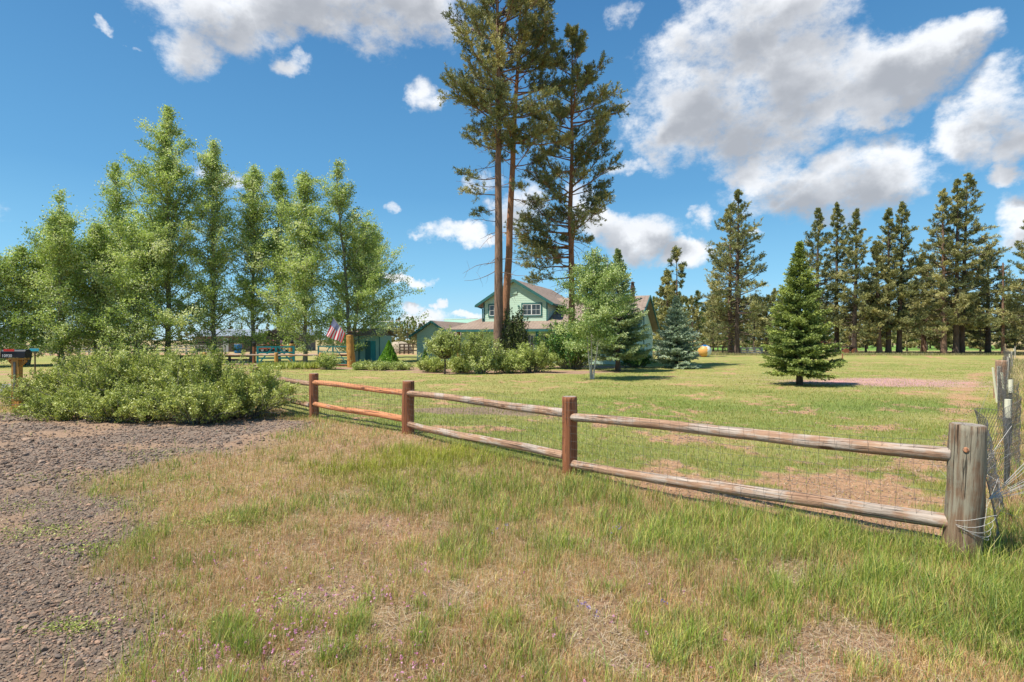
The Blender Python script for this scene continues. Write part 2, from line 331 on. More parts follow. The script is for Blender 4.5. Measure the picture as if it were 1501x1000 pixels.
def lawn_green(x, y):
    g = .50 + (fbm(x, y*1.6, 3.0, 21, 4) - .5) * 1.2 + .5 * gauss(x, y, 9.5, 13, 3.2, 2.2) + .18*gauss(x, y, 3, 12, 5)
    return np.clip(g, 0, 1)
def bare(x, y):
    n = fbm(x, y, .9, 31, 5) + (fbm(x, y, .20, 33, 3) - .5) * .6
    b = .10 * sst(n, .60, .74)
    b = np.maximum(b, sst(n + .36 * gauss(x, y, 3.4, 5.9, 1.4, 1.0) + .22 * gauss(x, y, 4.4, 6.6, 1.1) + .12 * gauss(x, y, 2.2, 7.2, 1.0) + .35 * gauss(x, y, 6.9, 10.4, 1.0, 1.6) + .28 * gauss(x, y, 3.0, 9.2, 1.4, 1.8), .62, .80))
    line = np.abs(y - np.interp(x, [5.46, 13.7, 23], [6.9, 16.5, 27]))
    b = np.maximum(b, sst(n - line * .55, .22, .45) * ((x > 4.6) & (x < 26)) * .85)
    return b
def pinkpatch(x, y): return np.clip(gauss(x, y, 14.0, 21.2, 3.0, 1.5) * 1.5 + .5*gauss(x, y, 18, 21.5, 3.0, 1.8) + (fbm(x*.6, y*2, 1.2, 41) - .5) * 1.3 - .12, 0, 1) * (gauss(x, y, 15, 21.2, 6.0, 1.6) > .12)
def verge_bare(x, y):
    n = fbm(x, y, .45, 51, 5); b = sst(n, .64, .76) * .8
    for (cx, cy, r) in ((-.95, 2.75, .30), (-.7, 3.15, .22), (-.3, 3.3, .20), (.45, 2.95, .22), (.55, 3.4, .2), (2.0, 3.85, .3), (1.35, 2.6, .25), (-1.3, 3.3, .22), (-2.35, 4.3, .25), (1.9, 3.0, .2)):
        b = np.maximum(b, sst(gauss(x, y, cx, cy, r*1.15) + (n-.5)*2.6, .45, .95))
    return b
def ground_col(x, y):
    C = lambda *c: np.array(c)[None, :]
    r = np.hypot(x, y)
    mixc = lambda a, b, t: a * (1 - t[:, None]) + b * t[:, None]
    n1 = fbm(x, y, .8, 61, 4); n2 = fbm(x, y, .25, 62, 3)
    soil = mixc(C(.42, .285, .205), C(.29, .20, .145), n2)
    verge = mixc(soil, C(.34, .27, .15), sst(n1, .3, .7) * .7)
    verge = mixc(verge, C(.17, .20, .07), green(x, y) * .5)
    g = gravel(x, y); gcol = mixc(C(.235, .195, .175), C(.33, .24, .185), sst(fbm(x, y, 1.0, 71, 4), .52, .72))
    col = mixc(verge, gcol, g)
    lg = lawn_green(x, y)
    lawn = mixc(C(.36, .33, .15), C(.19, .26, .075), lg)
    stripe = (np.sin((y * .97 + x * .22) * 3.2) * .5 + .5) * sst(r, 18, 30)
    lawn = mixc(lawn, C(.28, .32, .09), stripe * .4)
    lawn = mixc(lawn, mixc(C(.46, .29, .19), C(.38, .25, .17), n2), bare(x, y))
    lawn = mixc(lawn, C(.56, .31, .39), pinkpatch(x, y) * .62)
    mul = gauss(x, y, -.9, 12.6, 1.4, 1.6); lawn = mixc(lawn, C(.24, .19, .155), sst(mul + n1 - .5, .3, .6))
    ins = (y > fence_y(x)).astype(float)
    col = mixc(col, lawn, ins)
    # flower beds of mulch in front of the house and back fence
    bed = np.maximum.reduce([gauss(x, y, 0, 27.8, 6.5, 3.6), gauss(x, y, -9, 31.5, 5, 3.2), gauss(x, y, -5.0, 29.5, 3.5, 2.6), gauss(x, y, 4.8, 33.2, 4, 2.4)])
    col = mixc(col, mixc(C(.36, .25, .20), C(.27, .20, .16), n2), sst(bed + (n1 - .5) * .5, .45, .62) * ins)
    far = sst(y, 57, 60) * ins; n3 = fbm(x * .25, y, 9, 81, 4)
    fcol = mixc(C(.42, .34, .21), C(.30, .27, .14), n3); fcol = mixc(fcol, C(.17, .32, .08), sst(y, 78, 84) * (1 - sst(y, 150, 170)) * sst(x, -2, 4))
    fcol = mixc(fcol, C(.42, .27, .19), sst(y, 48, 54) * (1 - sst(y, 60, 70)) * (1 - sst(x, -15, -2)))
    col = mixc(col, fcol, far)
    lft = sst(-x, 10.5, 12.5) * sst(y, 12.5, 15) * (1 - sst(y, 27, 31)); lcol = mixc(C(.40, .27, .20), C(.30, .30, .13), sst(n1, .35, .6))
    col = mixc(col, lcol, lft)
    outr = (1 - ins) * sst(x, 6, 9); col = mixc(col, mixc(C(.33, .31, .13), C(.42, .32, .2), n1), outr)
    return col * np.array([[1.10, 1.0, .86]])
a0 = np.linspace(-R(66), R(66), 640); a1 = np.linspace(R(66), R(294), 90)[1:-1]; aa = np.concatenate([a0, a1])
rr = np.concatenate([[0.02, .3, .7, 1.1, 1.5], np.geomspace(1.8, 60, 520), np.geomspace(60, 2500, 60)[1:]])
A, RR = np.meshgrid(aa, rr); gx = (np.sin(A) * RR).ravel(); gy = (np.cos(A) * RR).ravel()
na, nr = len(aa), len(rr); idx = np.arange(nr * na).reshape(nr, na)
q = np.stack([idx[:-1], np.roll(idx, -1, 1)[:-1], np.roll(idx, -1, 1)[1:], idx[1:]], -1).reshape(-1, 4)
gme = npmesh('ground', np.stack([gx, gy, gz(gx, gy)], 1), q[:, ::-1], None, True)
ga = gme.attributes.new('col', 'FLOAT_VECTOR', 'POINT'); ga.data.foreach_set('vector', ground_col(gx, gy).astype(np.float32).ravel())
m, t, b, out = base_mat('ground_soil_and_turf'); tc = t.n('ShaderNodeTexCoord'); at = t.n('ShaderNodeAttribute'); at.attribute_name = 'col'
n1 = t.noise(tc.outputs['Object'], 45, 8, .75); n2 = t.noise(tc.outputs['Object'], 5.5, 8, .7); n3 = t.noise(tc.outputs['Object'], .9, 6, .65)
f = t.math('ADD', t.math('MULTIPLY_ADD', n1, 1.3, -.65), t.math('ADD', t.math('MULTIPLY_ADD', n2, 1.1, -.55), t.math('MULTIPLY_ADD', n3, .5, -.25)))
k = t.math('ADD', 1.0, f); kc = t.n('ShaderNodeCombineXYZ')
for i in range(3): t.l(t.math('MAXIMUM', k, .25), kc.inputs[i])
t.l(t.vm('MULTIPLY', at.outputs['Vector'], kc.outputs[0]), b.inputs['Base Color']); b.inputs['Roughness'].default_value = .95; b.inputs['Specular IOR Level'].default_value = .15
bump(t, b, t.math('ADD', n1, n2), .03, .9); M['ground'] = m
g = link('ground', gme, m); g['kind'] = 'structure'
# tarmac road to the left
road = MB(); road.slab([(-70, 19.0, .03), (-11.5, 16.6, .03), (-11.2, 19.6, .03), (-70, 23.2, .03)], .05)
o = road.build('road', M['asphalt']); o['kind'] = 'structure'

# ------------------------------------------------------------------ grass, stones, flowers (uncountable ground cover)
def blades(x, y, h, wd, rng, lean=.5):
    n = len(x); a = rng.uniform(0, 2*np.pi, n); fa = a + rng.normal(np.pi/2, .5, n); l = h * rng.uniform(.1, 1, n) * lean
    wx, wy = np.cos(a) * wd / 2, np.sin(a) * wd / 2; lx, ly = np.cos(fa) * l, np.sin(fa) * l; z = gz(x, y) - .004
    zz = np.zeros(n); B = np.stack([x, y, z], 1); W = np.stack([wx, wy, zz], 1)
    Mi = B + np.stack([lx*.3, ly*.3, h*.55], 1); T = B + np.stack([lx, ly, h * np.sqrt(np.clip(1 - (l/h)**2*.5, .3, 1))], 1)
    V = np.stack([B - W, B + W, Mi - W*.7, Mi + W*.7, T], 1).reshape(-1, 3)
    k = np.arange(n)[:, None] * 5; F = np.concatenate([k + [0,1,3], k + [0,3,2], k + [2,3,4]], 1).reshape(-1, 3)
    return V, F
def litter(x, y, L, wd, rng):
    n = len(x); a = rng.uniform(0, 6.283, n); l = L*rng.uniform(.3, 1, n)/2; dx, dy = np.cos(a)*l, np.sin(a)*l; px_, py_ = -np.sin(a)*wd/2, np.cos(a)*wd/2; z = gz(x, y); h1 = rng.uniform(.003, .03, n); h2 = rng.uniform(.003, .04, n)
    V = np.stack([np.stack([x-dx-px_, y-dy-py_, z+h1], 1), np.stack([x-dx+px_, y-dy+py_, z+h1], 1), np.stack([x+dx+px_*.4, y+dy+py_*.4, z+h2], 1), np.stack([x+dx-px_*.4, y+dy-py_*.4, z+h2], 1)], 1).reshape(-1, 3)
    return V, np.arange(n*4).reshape(n, 4)
def scatter(n, y0, y1, p, tan=1.12, rng=None):
    """points with density falling as y**-p across a wedge in front of the viewer"""
    u = rng.random(n); e = 2 - p; y = (y0**e + u * (y1**e - y0**e)) ** (1/e) if abs(e) > 1e-6 else y0 * (y1/y0)**u
    return rng.uniform(-tan, tan, n) * y, y
def grass_mat():
    m, t, b, out = base_mat('grass_blade'); a = t.n('ShaderNodeAttribute'); a.attribute_name = 'col'
    t.l(a.outputs['Vector'], b.inputs['Base Color']); b.inputs['Roughness'].default_value = .6; b.inputs['Specular IOR Level'].default_value = .25
    tr = t.n('ShaderNodeBsdfTranslucent'); t.l(a.outputs['Vector'], tr.inputs[0]); mx = t.n('ShaderNodeMixShader'); mx.inputs[0].default_value = .35
    t.l(b.outputs[0], mx.inputs[1]); t.l(tr.outputs[0], mx.inputs[2]); t.l(mx.outputs[0], out.inputs[0]); return m
M['grass'] = grass_mat()
rng = np.random.default_rng(4)
def pick(pal, idx): return np.array(pal)[idx]
x, y = scatter(620000, 1.9, 22, 2.15, rng=rng)
keep = (y < fence_y(x) - .02) & (x > -13)
G = green(x, y); gr = gravel(x, y); vb = verge_bare(x, y)
clump = fbm(x, y, .13, 91, 3)
keep &= rng.random(len(x)) < np.clip((1 - gr * 1.02) * (1 - vb * .93) * (.35 + 1.1 * clump + .3 * G), 0.006, 1)
x, y, G, clump = x[keep], y[keep], G[keep], clump[keep]; n = len(x)
isg = rng.random(n) < (.08 + .80 * np.clip(G * .9 - .14 + (clump - .5) * 1.9 + (fbm(x, y, .45, 92, 3) - .5) * 1.1, 0, 1))
dist = np.clip(y / 4, 1, 4)
h = np.where(isg, rng.uniform(.05, .15, n), rng.uniform(.03, .12, n)) * (.75 + .55 * G) * (.6 + .8 * clump)
tall = rng.random(n) < .03; h = np.where(tall, h * 1.7, h)
wd = np.where(isg, rng.uniform(.0030, .0058, n), rng.uniform(.0016, .0034, n)) * dist**.8
gp = [(.15,.26,.045), (.21,.31,.06), (.31,.37,.09), (.19,.29,.12), (.40,.42,.16)]; dp = [(.46,.34,.20), (.38,.24,.15), (.55,.45,.29), (.50,.31,.20), (.36,.33,.16), (.42,.40,.22)]
c = np.where(isg[:, None], pick(gp, rng.integers(0, 5, n)), pick(dp, rng.integers(0, 6, n)))
yl = gauss(x, y, -1.9, 6.8, 1.0) + gauss(x, y, -.9, 7.6, .9)
c = c * (1 - .5*yl[:, None]) + np.array([.34, .37, .06]) * (.5*yl[:, None])
c = c * rng.uniform(.75, 1.3, (n, 1)) * (.85 + .4 * fbm(x, y, .6, 95, 3))[:, None] * np.array([1.26, 1.13, .88])
V, F = blades(x, y, h, wd, rng, .75)
tag(link('verge_grass', npmesh('verge_grass', V, F, np.repeat(c, 3, 0)), M['grass']), 'mixed green and dry tan grass growing rough in front of the rail fence', 'grass', kind='stuff')
x, y = scatter(150000, 1.9, 14, 2.0, rng=rng); keep = (x > -13) & (rng.random(150000) < np.where(y > fence_y(x), .15 + .4 * bare(x, y), 1 - gravel(x, y) * .93)); x, y = x[keep], y[keep]; n = len(x)
c = pick([(.64,.52,.35), (.52,.39,.25), (.72,.62,.45), (.56,.34,.21), (.30,.21,.14)], rng.integers(0, 5, n)) * rng.uniform(.7, 1.25, (n, 1)); V, F = litter(x, y, .09, .0026 * np.clip(y/4, 1, 3), rng)
tag(link('dead_straw', npmesh('dead_straw', V, F, c), M['grass']), 'dead straw and thatch lying flat between the verge grass', 'straw', kind='stuff')
# lawn
x, y = scatter(420000, 3.6, 44, 2.0, tan=1.05, rng=rng)
bb = bare(x, y); lg = lawn_green(x, y); pk = pinkpatch(x, y); clump = fbm(x, y, .3, 97, 2)
bed = np.maximum.reduce([gauss(x, y, 0, 27.8, 6.5, 3.6), gauss(x, y, -9, 31.5, 5, 3.2), gauss(x, y, -5.0, 29.5, 3.5, 2.6), gauss(x, y, 4.8, 33.2, 4, 2.4)])
keep = (y > fence_y(x) + .03) & (x > -13) & (bed < .4) & (rng.random(len(x)) < np.clip((1 - bb * .93) * (.3 + .9 * clump + .3 * lg) * (1 - .5*gauss(x, y, -.9, 12.6, 1.4, 1.6)), 0.01, 1))
x, y, lg, clump, pk = x[keep], y[keep], lg[keep], clump[keep], pk[keep]; n = len(x)
isg = rng.random(n) < .38 + .55 * lg
dist = np.clip(y / 5, 1, 9); h = rng.uniform(.018, .055, n) * (.7 + .6 * lg) * np.clip(1.5 - y / 40, .7, 1.5); wd = rng.uniform(.0028, .0048, n) * dist**.85
gp = [(.19,.27,.06), (.25,.31,.075), (.33,.36,.10), (.22,.29,.10)]; dp = [(.44,.37,.17), (.38,.34,.13), (.50,.42,.22)]
c = np.where(isg[:, None], pick(gp, rng.integers(0, 4, n)), pick(dp, rng.integers(0, 3, n)))
c = c * rng.uniform(.8, 1.25, (n, 1)) * (.85 + .35 * fbm(x, y, 1.2, 98, 3))[:, None] * np.array([1.13, 1.0, .74])
bgm = np.clip(gauss(x, y, 9.5, 13, 3.2, 2.2), 0, 1)[:, None]; c = c * (1 - .35*bgm) + np.array([.14, .27, .10]) * .35 * bgm
pm = (rng.random(n) < pk * .52)[:, None]; c = np.where(pm, np.array([[.68, .42, .53]]) * rng.uniform(.8, 1.15, (n, 1)), c)
V, F = blades(x, y, h, wd, rng, .7)
tag(link('lawn_grass', npmesh('lawn_grass', V, F, np.repeat(c, 3, 0)), M['grass']), 'short yellow green lawn grass inside the rail fence', 'lawn', kind='stuff')
# outer side of the wire fence, longer dry and green grass; tall grass at the field edge under the pines
x = rng.uniform(3.3, 40, 60000); y = rng.uniform(2, 46, 60000); keep = (y < fence_y(x)) & (y > x * .55 - 2); x, y = x[keep], y[keep]
x2 = rng.uniform(8, 62, 42000); y2 = rng.uniform(56.5, 68, 42000); x = np.concatenate([x, x2]); y = np.concatenate([y, y2]); n = len(x)
c = pick([(.40,.36,.18), (.22,.27,.07), (.46,.38,.23), (.30,.30,.11)], rng.integers(0, 4, n)) * rng.uniform(.7, 1.2, (n, 1))
V, F = blades(x, y, rng.uniform(.10, .32, n), .004 * np.clip(y / 5, 1, 9)**.9, rng, .7)
tag(link('tall_grass', npmesh('tall_grass', V, F, np.repeat(c, 3, 0)), M['grass']), 'long pale grass outside the wire fence and under the far pines', 'grass', kind='stuff')

def ico(sub):
    import bmesh
    bm = bmesh.new(); bmesh.ops.create_icosphere(bm, subdivisions=sub, radius=1); bm.verts.ensure_lookup_table()
    V = np.array([v.co[:] for v in bm.verts]); F = np.array([[v.index for v in f.verts] for f in bm.faces]); bm.free(); return V, F
def stones(x, y, s, rng, sub=1, sink=.3):
    V0, F0 = ico(sub); n = len(x); k = len(V0)
    sc = np.stack([s * rng.uniform(.8, 1.4, n), s * rng.uniform(.6, 1.0, n), s * rng.uniform(.35, .75, n)], 1)
    V = V0[None] * sc[:, None] * rng.uniform(.72, 1.18, (n, k, 1)); a = rng.uniform(0, 6.28, n); ca, sa = np.cos(a)[:, None], np.sin(a)[:, None]
    tl = rng.normal(0, .35, n)[:, None]; X, Y, Z = V[..., 0], V[..., 1], V[..., 2]; Y, Z = Y*np.cos(tl) - Z*np.sin(tl), Y*np.sin(tl) + Z*np.cos(tl)
    V = np.stack([X*ca - Y*sa + x[:, None], X*sa + Y*ca + y[:, None], Z + (gz(x, y) + s * sink)[:, None]], -1).reshape(-1, 3)
    return V, (F0[None] + np.arange(n)[:, None, None] * k).reshape(-1, 3)
def stone_mat():
    m, t, b, out = base_mat('lava_stone'); a = t.n('ShaderNodeAttribute'); a.attribute_name = 'col'; tc = t.n('ShaderNodeTexCoord')
    n = t.noise(tc.outputs['Object'], 120, 4, .6); t.l(t.mix(t.math('MULTIPLY', n, .4), a.outputs['Vector'], (.26, .19, .14)), b.inputs['Base Color']); b.inputs['Roughness'].default_value = .9; bump(t, b, n, .003); return m
M['stone'] = stone_mat()
def stone_set(name, n0, y0, y1, p, smin, smax, sub, label, rng):
    x, y = scatter(n0, y0, y1, p, tan=1.15, rng=rng); gr = gravel(x, y); pt = fbm(x, y, 1.0, 71, 4)
    keep = (x > -16) & (x < 0) & (rng.random(n0) < gr**1.5 * np.clip(1.15 - sst(pt, .52, .72) * .85, .12, 1)); x, y = x[keep], y[keep]; n = len(x)
    s = (smin + (smax-smin)*rng.random(n)**1.6) * (1 + 1.0 * (rng.random(n) < .04)); V, F = stones(x, y, s, rng, sub)
    c = pick([(.23,.17,.13), (.13,.10,.08), (.32,.24,.185), (.40,.28,.20), (.42,.27,.19), (.22,.185,.165)], rng.integers(0, 6, n)) * rng.uniform(.5, 1.1, (n, 1)) * np.array([1.05, .98, .92])
    tag(link(name, npmesh(name, V, F, np.repeat(c, len(F)//n, 0)), M['stone']), label, 'gravel', kind='stuff')
stone_set('gravel', 95000, 2.0, 6.0, 1.6, .005, .0145, 1, 'dark lava gravel spread along the bottom left roadside', rng)
stone_set('gravel', 46000, 6.0, 13.0, 1.3, .012, .026, 1, 'lava gravel around the feet of the roadside bushes', rng)
# chips on the bare verge patches and dirt clods on the bare lawn
x, y = scatter(60000, 2.2, 14, 1.6, rng=rng); ins = y > fence_y(x); keep = (gravel(x, y) < .5) & (rng.random(60000) < np.where(ins, bare(x, y) * .6, verge_bare(x, y) * .55 + .03)); x, y = x[keep], y[keep]; n = len(x)
V, F = stones(x, y, rng.uniform(.003, .010, n) * np.clip(y/4, 1, 2.5), rng, 1); c = pick([(.36,.24,.17), (.28,.19,.14), (.45,.31,.22), (.2,.15,.13)], rng.integers(0, 4, n)) * rng.uniform(.8, 1.2, (n, 1))
tag(link('dirt_clods', npmesh('dirt_clods', V, F, np.repeat(c, len(F)//n, 0)), M['stone']), 'small clods and stones on the bare reddish soil patches', 'soil', kind='stuff')
def leafquads(C, s, rng, asp=.6, up=None):
    n = len(C); N = rng.normal(size=(n, 3))
    if up is not None: N = N * (1 - up) + np.array([0, 0, 1.5]) * up
    N /= np.linalg.norm(N, axis=1, keepdims=True); U = np.cross(N, rng.normal(size=(n, 3))); U /= np.linalg.norm(U, axis=1, keepdims=True) + 1e-9; W = np.cross(N, U)
    s = np.broadcast_to(s, (n,))[:, None]; V = np.stack([C - U*s, C + W*s*asp - U*s*.1, C + U*s, C - W*s*asp - U*s*.1], 1).reshape(-1, 3)
    return V, np.arange(n*4).reshape(n, 4)
# pink and purple wildflowers
pts = []
for (px, py, r, k) in ((430, 910, .20, 60), (390, 955, .16, 50), (540, 890, .14, 40), (600, 985, .12, 20), (360, 830, .15, 16), (300, 985, .15, 30), (230, 945, .08, 6), (590, 845, .3, 14), (700, 960, .5, 22), (430, 860, .3, 16), (900, 985, .3, 12), (640, 870, .4, 10), (980, 900, .4, 8), (520, 780, .3, 7), (250, 840, .15, 8), (450, 985, .2, 40)):
    d = 1320 / (py - HY); cpt = P(px, d)
    for _ in range(k): pts.append((cpt[0] + rng.normal(0, r), d + rng.normal(0, r)))
pts = np.array(pts); n = len(pts); hz = rng.uniform(.035, .08, n)
C5 = np.repeat(np.column_stack([pts, gz(pts[:, 0], pts[:, 1]) + hz]), 5, 0) + rng.normal(0, .0042, (n*5, 3))
V, F = leafquads(C5, .0058, rng, .8, up=.5)
tag(link('pink_wildflowers', npmesh('pink_wildflowers', V, F, rng.random(n*5)), M['petal_pink']), 'tiny pink wildflowers scattered low in the front verge', 'flowers', kind='stuff')
pts = np.array([(P(px, 1320/(py-HY))[0] + rng.normal(0, .02), 1320/(py-HY) + rng.normal(0, .02)) for (px, py) in ((853, 908), (854, 906), (912, 790), (725, 795), (742, 788), (900, 792), (868, 920), (975, 905)) for _ in range(4)]); n = len(pts)
C5 = np.repeat(np.column_stack([pts, rng.uniform(.07, .12, n)]), 4, 0) + rng.normal(0, .004, (n*4, 3)); V, F = leafquads(C5, .0055, rng, .6)
tag(link('purple_wildflowers', npmesh('purple_wildflowers', V, F, rng.random(n*4)), M['petal_purple']), 'few small purple flower spikes standing in the verge grass', 'flowers', kind='stuff')
# low grey green weeds creeping over the gravel edge
C = []
for (px, py, r, k) in ((60, 782, .28, 700), (245, 665, .4, 400), (235, 705, .35, 500), (215, 740, .3, 500), (330, 770, .22, 1100), (300, 775, .2, 500), (150, 810, .2, 500), (110, 925, .12, 350), (35, 745, .25, 200), (340, 925, .1, 400), (1150, 800, .25, 300), (700, 720, .3, 300), (95, 700, .3, 250), (410, 890, .15, 300)):
    d = 1320 / (py - HY); cpt = P(px, d); X = cpt[0] + rng.normal(0, r, k); Y = d + rng.normal(0, r*.5, k); C.append(np.column_stack([X, Y, gz(X, Y) + rng.uniform(.004, .045, k)]))
C = np.concatenate(C); V, F = leafquads(C, rng.uniform(.006, .014, len(C)), rng, .45, up=.3)
tag(link('ground_weeds', npmesh('ground_weeds', V, F, rng.random(len(C)) * .8), M['sage']), 'low grey green weeds creeping over the gravel edge', 'weeds', kind='stuff')

# ------------------------------------------------------------------ trees and bushes
class Geo:                                 # collects faces with a per-face tint value
    def __init__(s): s.V = []; s.F = []; s.A = []; s.n = 0
    def add(s, V, F, a): s.V.append(V); s.F.append(F + s.n); s.n += len(V); s.A.append(np.broadcast_to(a, (len(F),)))
    def mesh(s, name, smooth=False): return npmesh(name, np.concatenate(s.V), np.concatenate(s.F), np.concatenate(s.A), smooth)
def curve(p, d, L, lift, rng, n=5, wob=.08):
    d = np.array(d, float); d /= np.linalg.norm(d); pts = [np.array(p, float)]
    for i in range(n):
        d = d + np.array([0, 0, lift / n]) + rng.normal(0, wob, 3); d /= np.linalg.norm(d); pts.append(pts[-1] + d * L / n)
    return np.array(pts)
def tube(G, pts, r0, r1, sides=5, a=.5):
    n = len(pts); T = np.gradient(pts, axis=0); T /= np.linalg.norm(T, axis=1, keepdims=True) + 1e-9
    ref = np.array([0, 0, 1.0]) if abs(T[0, 2]) < .8 else np.array([1.0, 0, 0]); U = np.cross(T, ref); U /= np.linalg.norm(U, axis=1, keepdims=True) + 1e-9; W = np.cross(T, U)
    r = (np.linspace(0, 1, n) * (r1 - r0) + r0) if np.isscalar(r0) else np.asarray(r0)
    th = np.arange(sides) * 2*np.pi/sides
    V = (pts[:, None] + r[:, None, None] * (U[:, None] * np.cos(th)[None, :, None] + W[:, None] * np.sin(th)[None, :, None])).reshape(-1, 3)
    i = np.arange(n-1)[:, None] * sides; j = np.arange(sides)[None]; F = np.stack([i+j, i+(j+1) % sides, i+sides+(j+1) % sides, i+sides+j], -1).reshape(-1, 4)
    G.add(V, F, a)
def along(pts, t):
    t = np.clip(t, 0, .9999) * (len(pts)-1); i = t.astype(int); f = (t-i)[:, None]; return pts[i]*(1-f) + pts[i+1]*f
def prof_of(tab):
    xs, ys = zip(*tab); return lambda t: np.interp(t, xs, ys)
def trunk_path(H, lean, rng, n=14, wob=.012):
    t = np.linspace(0, 1, n); w = np.cumsum(rng.normal(0, wob, (n, 2)), 0) * H * .25; w -= w[0]
    return np.column_stack([lean[0]*t*H + w[:, 0], lean[1]*t*H + w[:, 1], t*H])
def finish(name, G_w, G_l, bark, leafm, loc, **k):
    e = empty(name, loc, 0, **k)
    link('trunk', G_w.mesh('trunk', True), M[bark], e)
    link('crown', G_l.mesh('crown'), M[leafm], e)
    return e
def decid(loc, H, Rm, tab, seed, leaf=.085, nleaf=20000, low=.12, bark='grey_bark', leafm='leaf', lean=(0, 0), r0=None, nl=60, stems=1, up=.9, name='poplar_tree', spread=.26, sep=.12, **k):
    rng = np.random.default_rng(seed); pf = prof_of(tab); Gw, Gl = Geo(), Geo(); r0 = r0 or H*.011
    cen, wts = [], []
    for st in range(stems):
        l2 = (lean[0] + (rng.normal(0, .09) if stems > 1 else 0), lean[1] + (rng.normal(0, .09) if stems > 1 else 0)); hs_ = 1 if st == 0 else rng.uniform(.7, .95)
        if sep != .12: l2 = ((0, .12, -.10)[st], rng.normal(0, .03))
        tp = trunk_path(H*hs_, l2, rng); tp[:, :2] += (rng.normal(0, .12, 2) if sep == .12 else np.array([(0, 1, -1)[st]*sep, rng.normal(0, .03)])) * (stems > 1)
        tube(Gw, tp, np.interp(np.linspace(0, 1, len(tp)), [0, .04, .2, 1], [r0*1.35, r0, r0*.8, .012]), 0, 8)
        for i in range(nl // stems):
            t = low + (.985 - low) * rng.random()**.85; p = along(tp, np.array([t]))[0]; L = Rm * pf(t) * rng.uniform(.4, 1.25); a = rng.uniform(0, 2*np.pi)
            if L < .12: continue
            el_ = up * rng.uniform(.5, 1.5) * min(1, .25 + 2.6*(t-low)); d = (np.cos(a)*np.cos(el_), np.sin(a)*np.cos(el_), np.sin(el_)); bp = curve(p, d, L*1.1, -.15, rng, 5, .13)
            tube(Gw, bp, r0*.26*(1-t*.7), .006, 4); v0 = rng.uniform(.1, .9)
            for j in range(rng.integers(3, 6)):
                s = rng.uniform(.3, .95); q = along(bp, np.array([s]))[0]; sd = rng.normal(0, 1, 3); sd[2] = abs(sd[2])*.7 + .2; sp = curve(q, sd, L*.42*(1.2-s*.5), 0, rng, 3, .15); tube(Gw, sp, r0*.08, .004, 3)
                cen.append((sp, v0 + rng.normal(0, .12))); wts.append(L*.5)
            cen.append((bp, v0)); wts.append(L*.8)
        cen.append((tp[-4:], .55)); wts.append(Rm*.10)
    w = np.array(wts); w = w / w.sum()
    for (pp, v), c in zip(cen, (w*nleaf).astype(int) + 4):
        lo = .25; C = along(pp, lo + (1-lo)*rng.random(c)) + rng.normal(0, 1, (c, 3)) * spread * np.array([1, 1, .8]) * rng.random((c, 1))**.5
        V, F = leafquads(C, leaf*rng.uniform(.6, 1.25, c), rng, .62); Gl.add(V, F, np.clip(v + rng.normal(0, .2, c), 0, 1))
    return finish(name, Gw, Gl, bark, leafm, loc, **k)
def needles(G, C, Dv, L, wd, k, rng, v, spread=.7):
    """tufts: k narrow blades fanning out from every point C around direction Dv"""
    n = len(C); C = np.repeat(C, k, 0); D0 = np.repeat(Dv, k, 0) + rng.normal(0, spread, (n*k, 3)); D0 /= np.linalg.norm(D0, axis=1, keepdims=True) + 1e-9
    U = np.cross(D0, rng.normal(size=(n*k, 3))); U /= np.linalg.norm(U, axis=1, keepdims=True) + 1e-9; l = (L * rng.uniform(.6, 1.2, n*k))[:, None]
    V = np.stack([C - U*wd*.5, C + D0*l*.55 - U*wd, C + D0*l, C + D0*l*.55 + U*wd], 1).reshape(-1, 3); F = np.arange(n*k*4).reshape(-1, 4)
    G.add(V, F, np.clip(np.repeat(v, k) + rng.normal(0, .13, n*k), 0, 1))
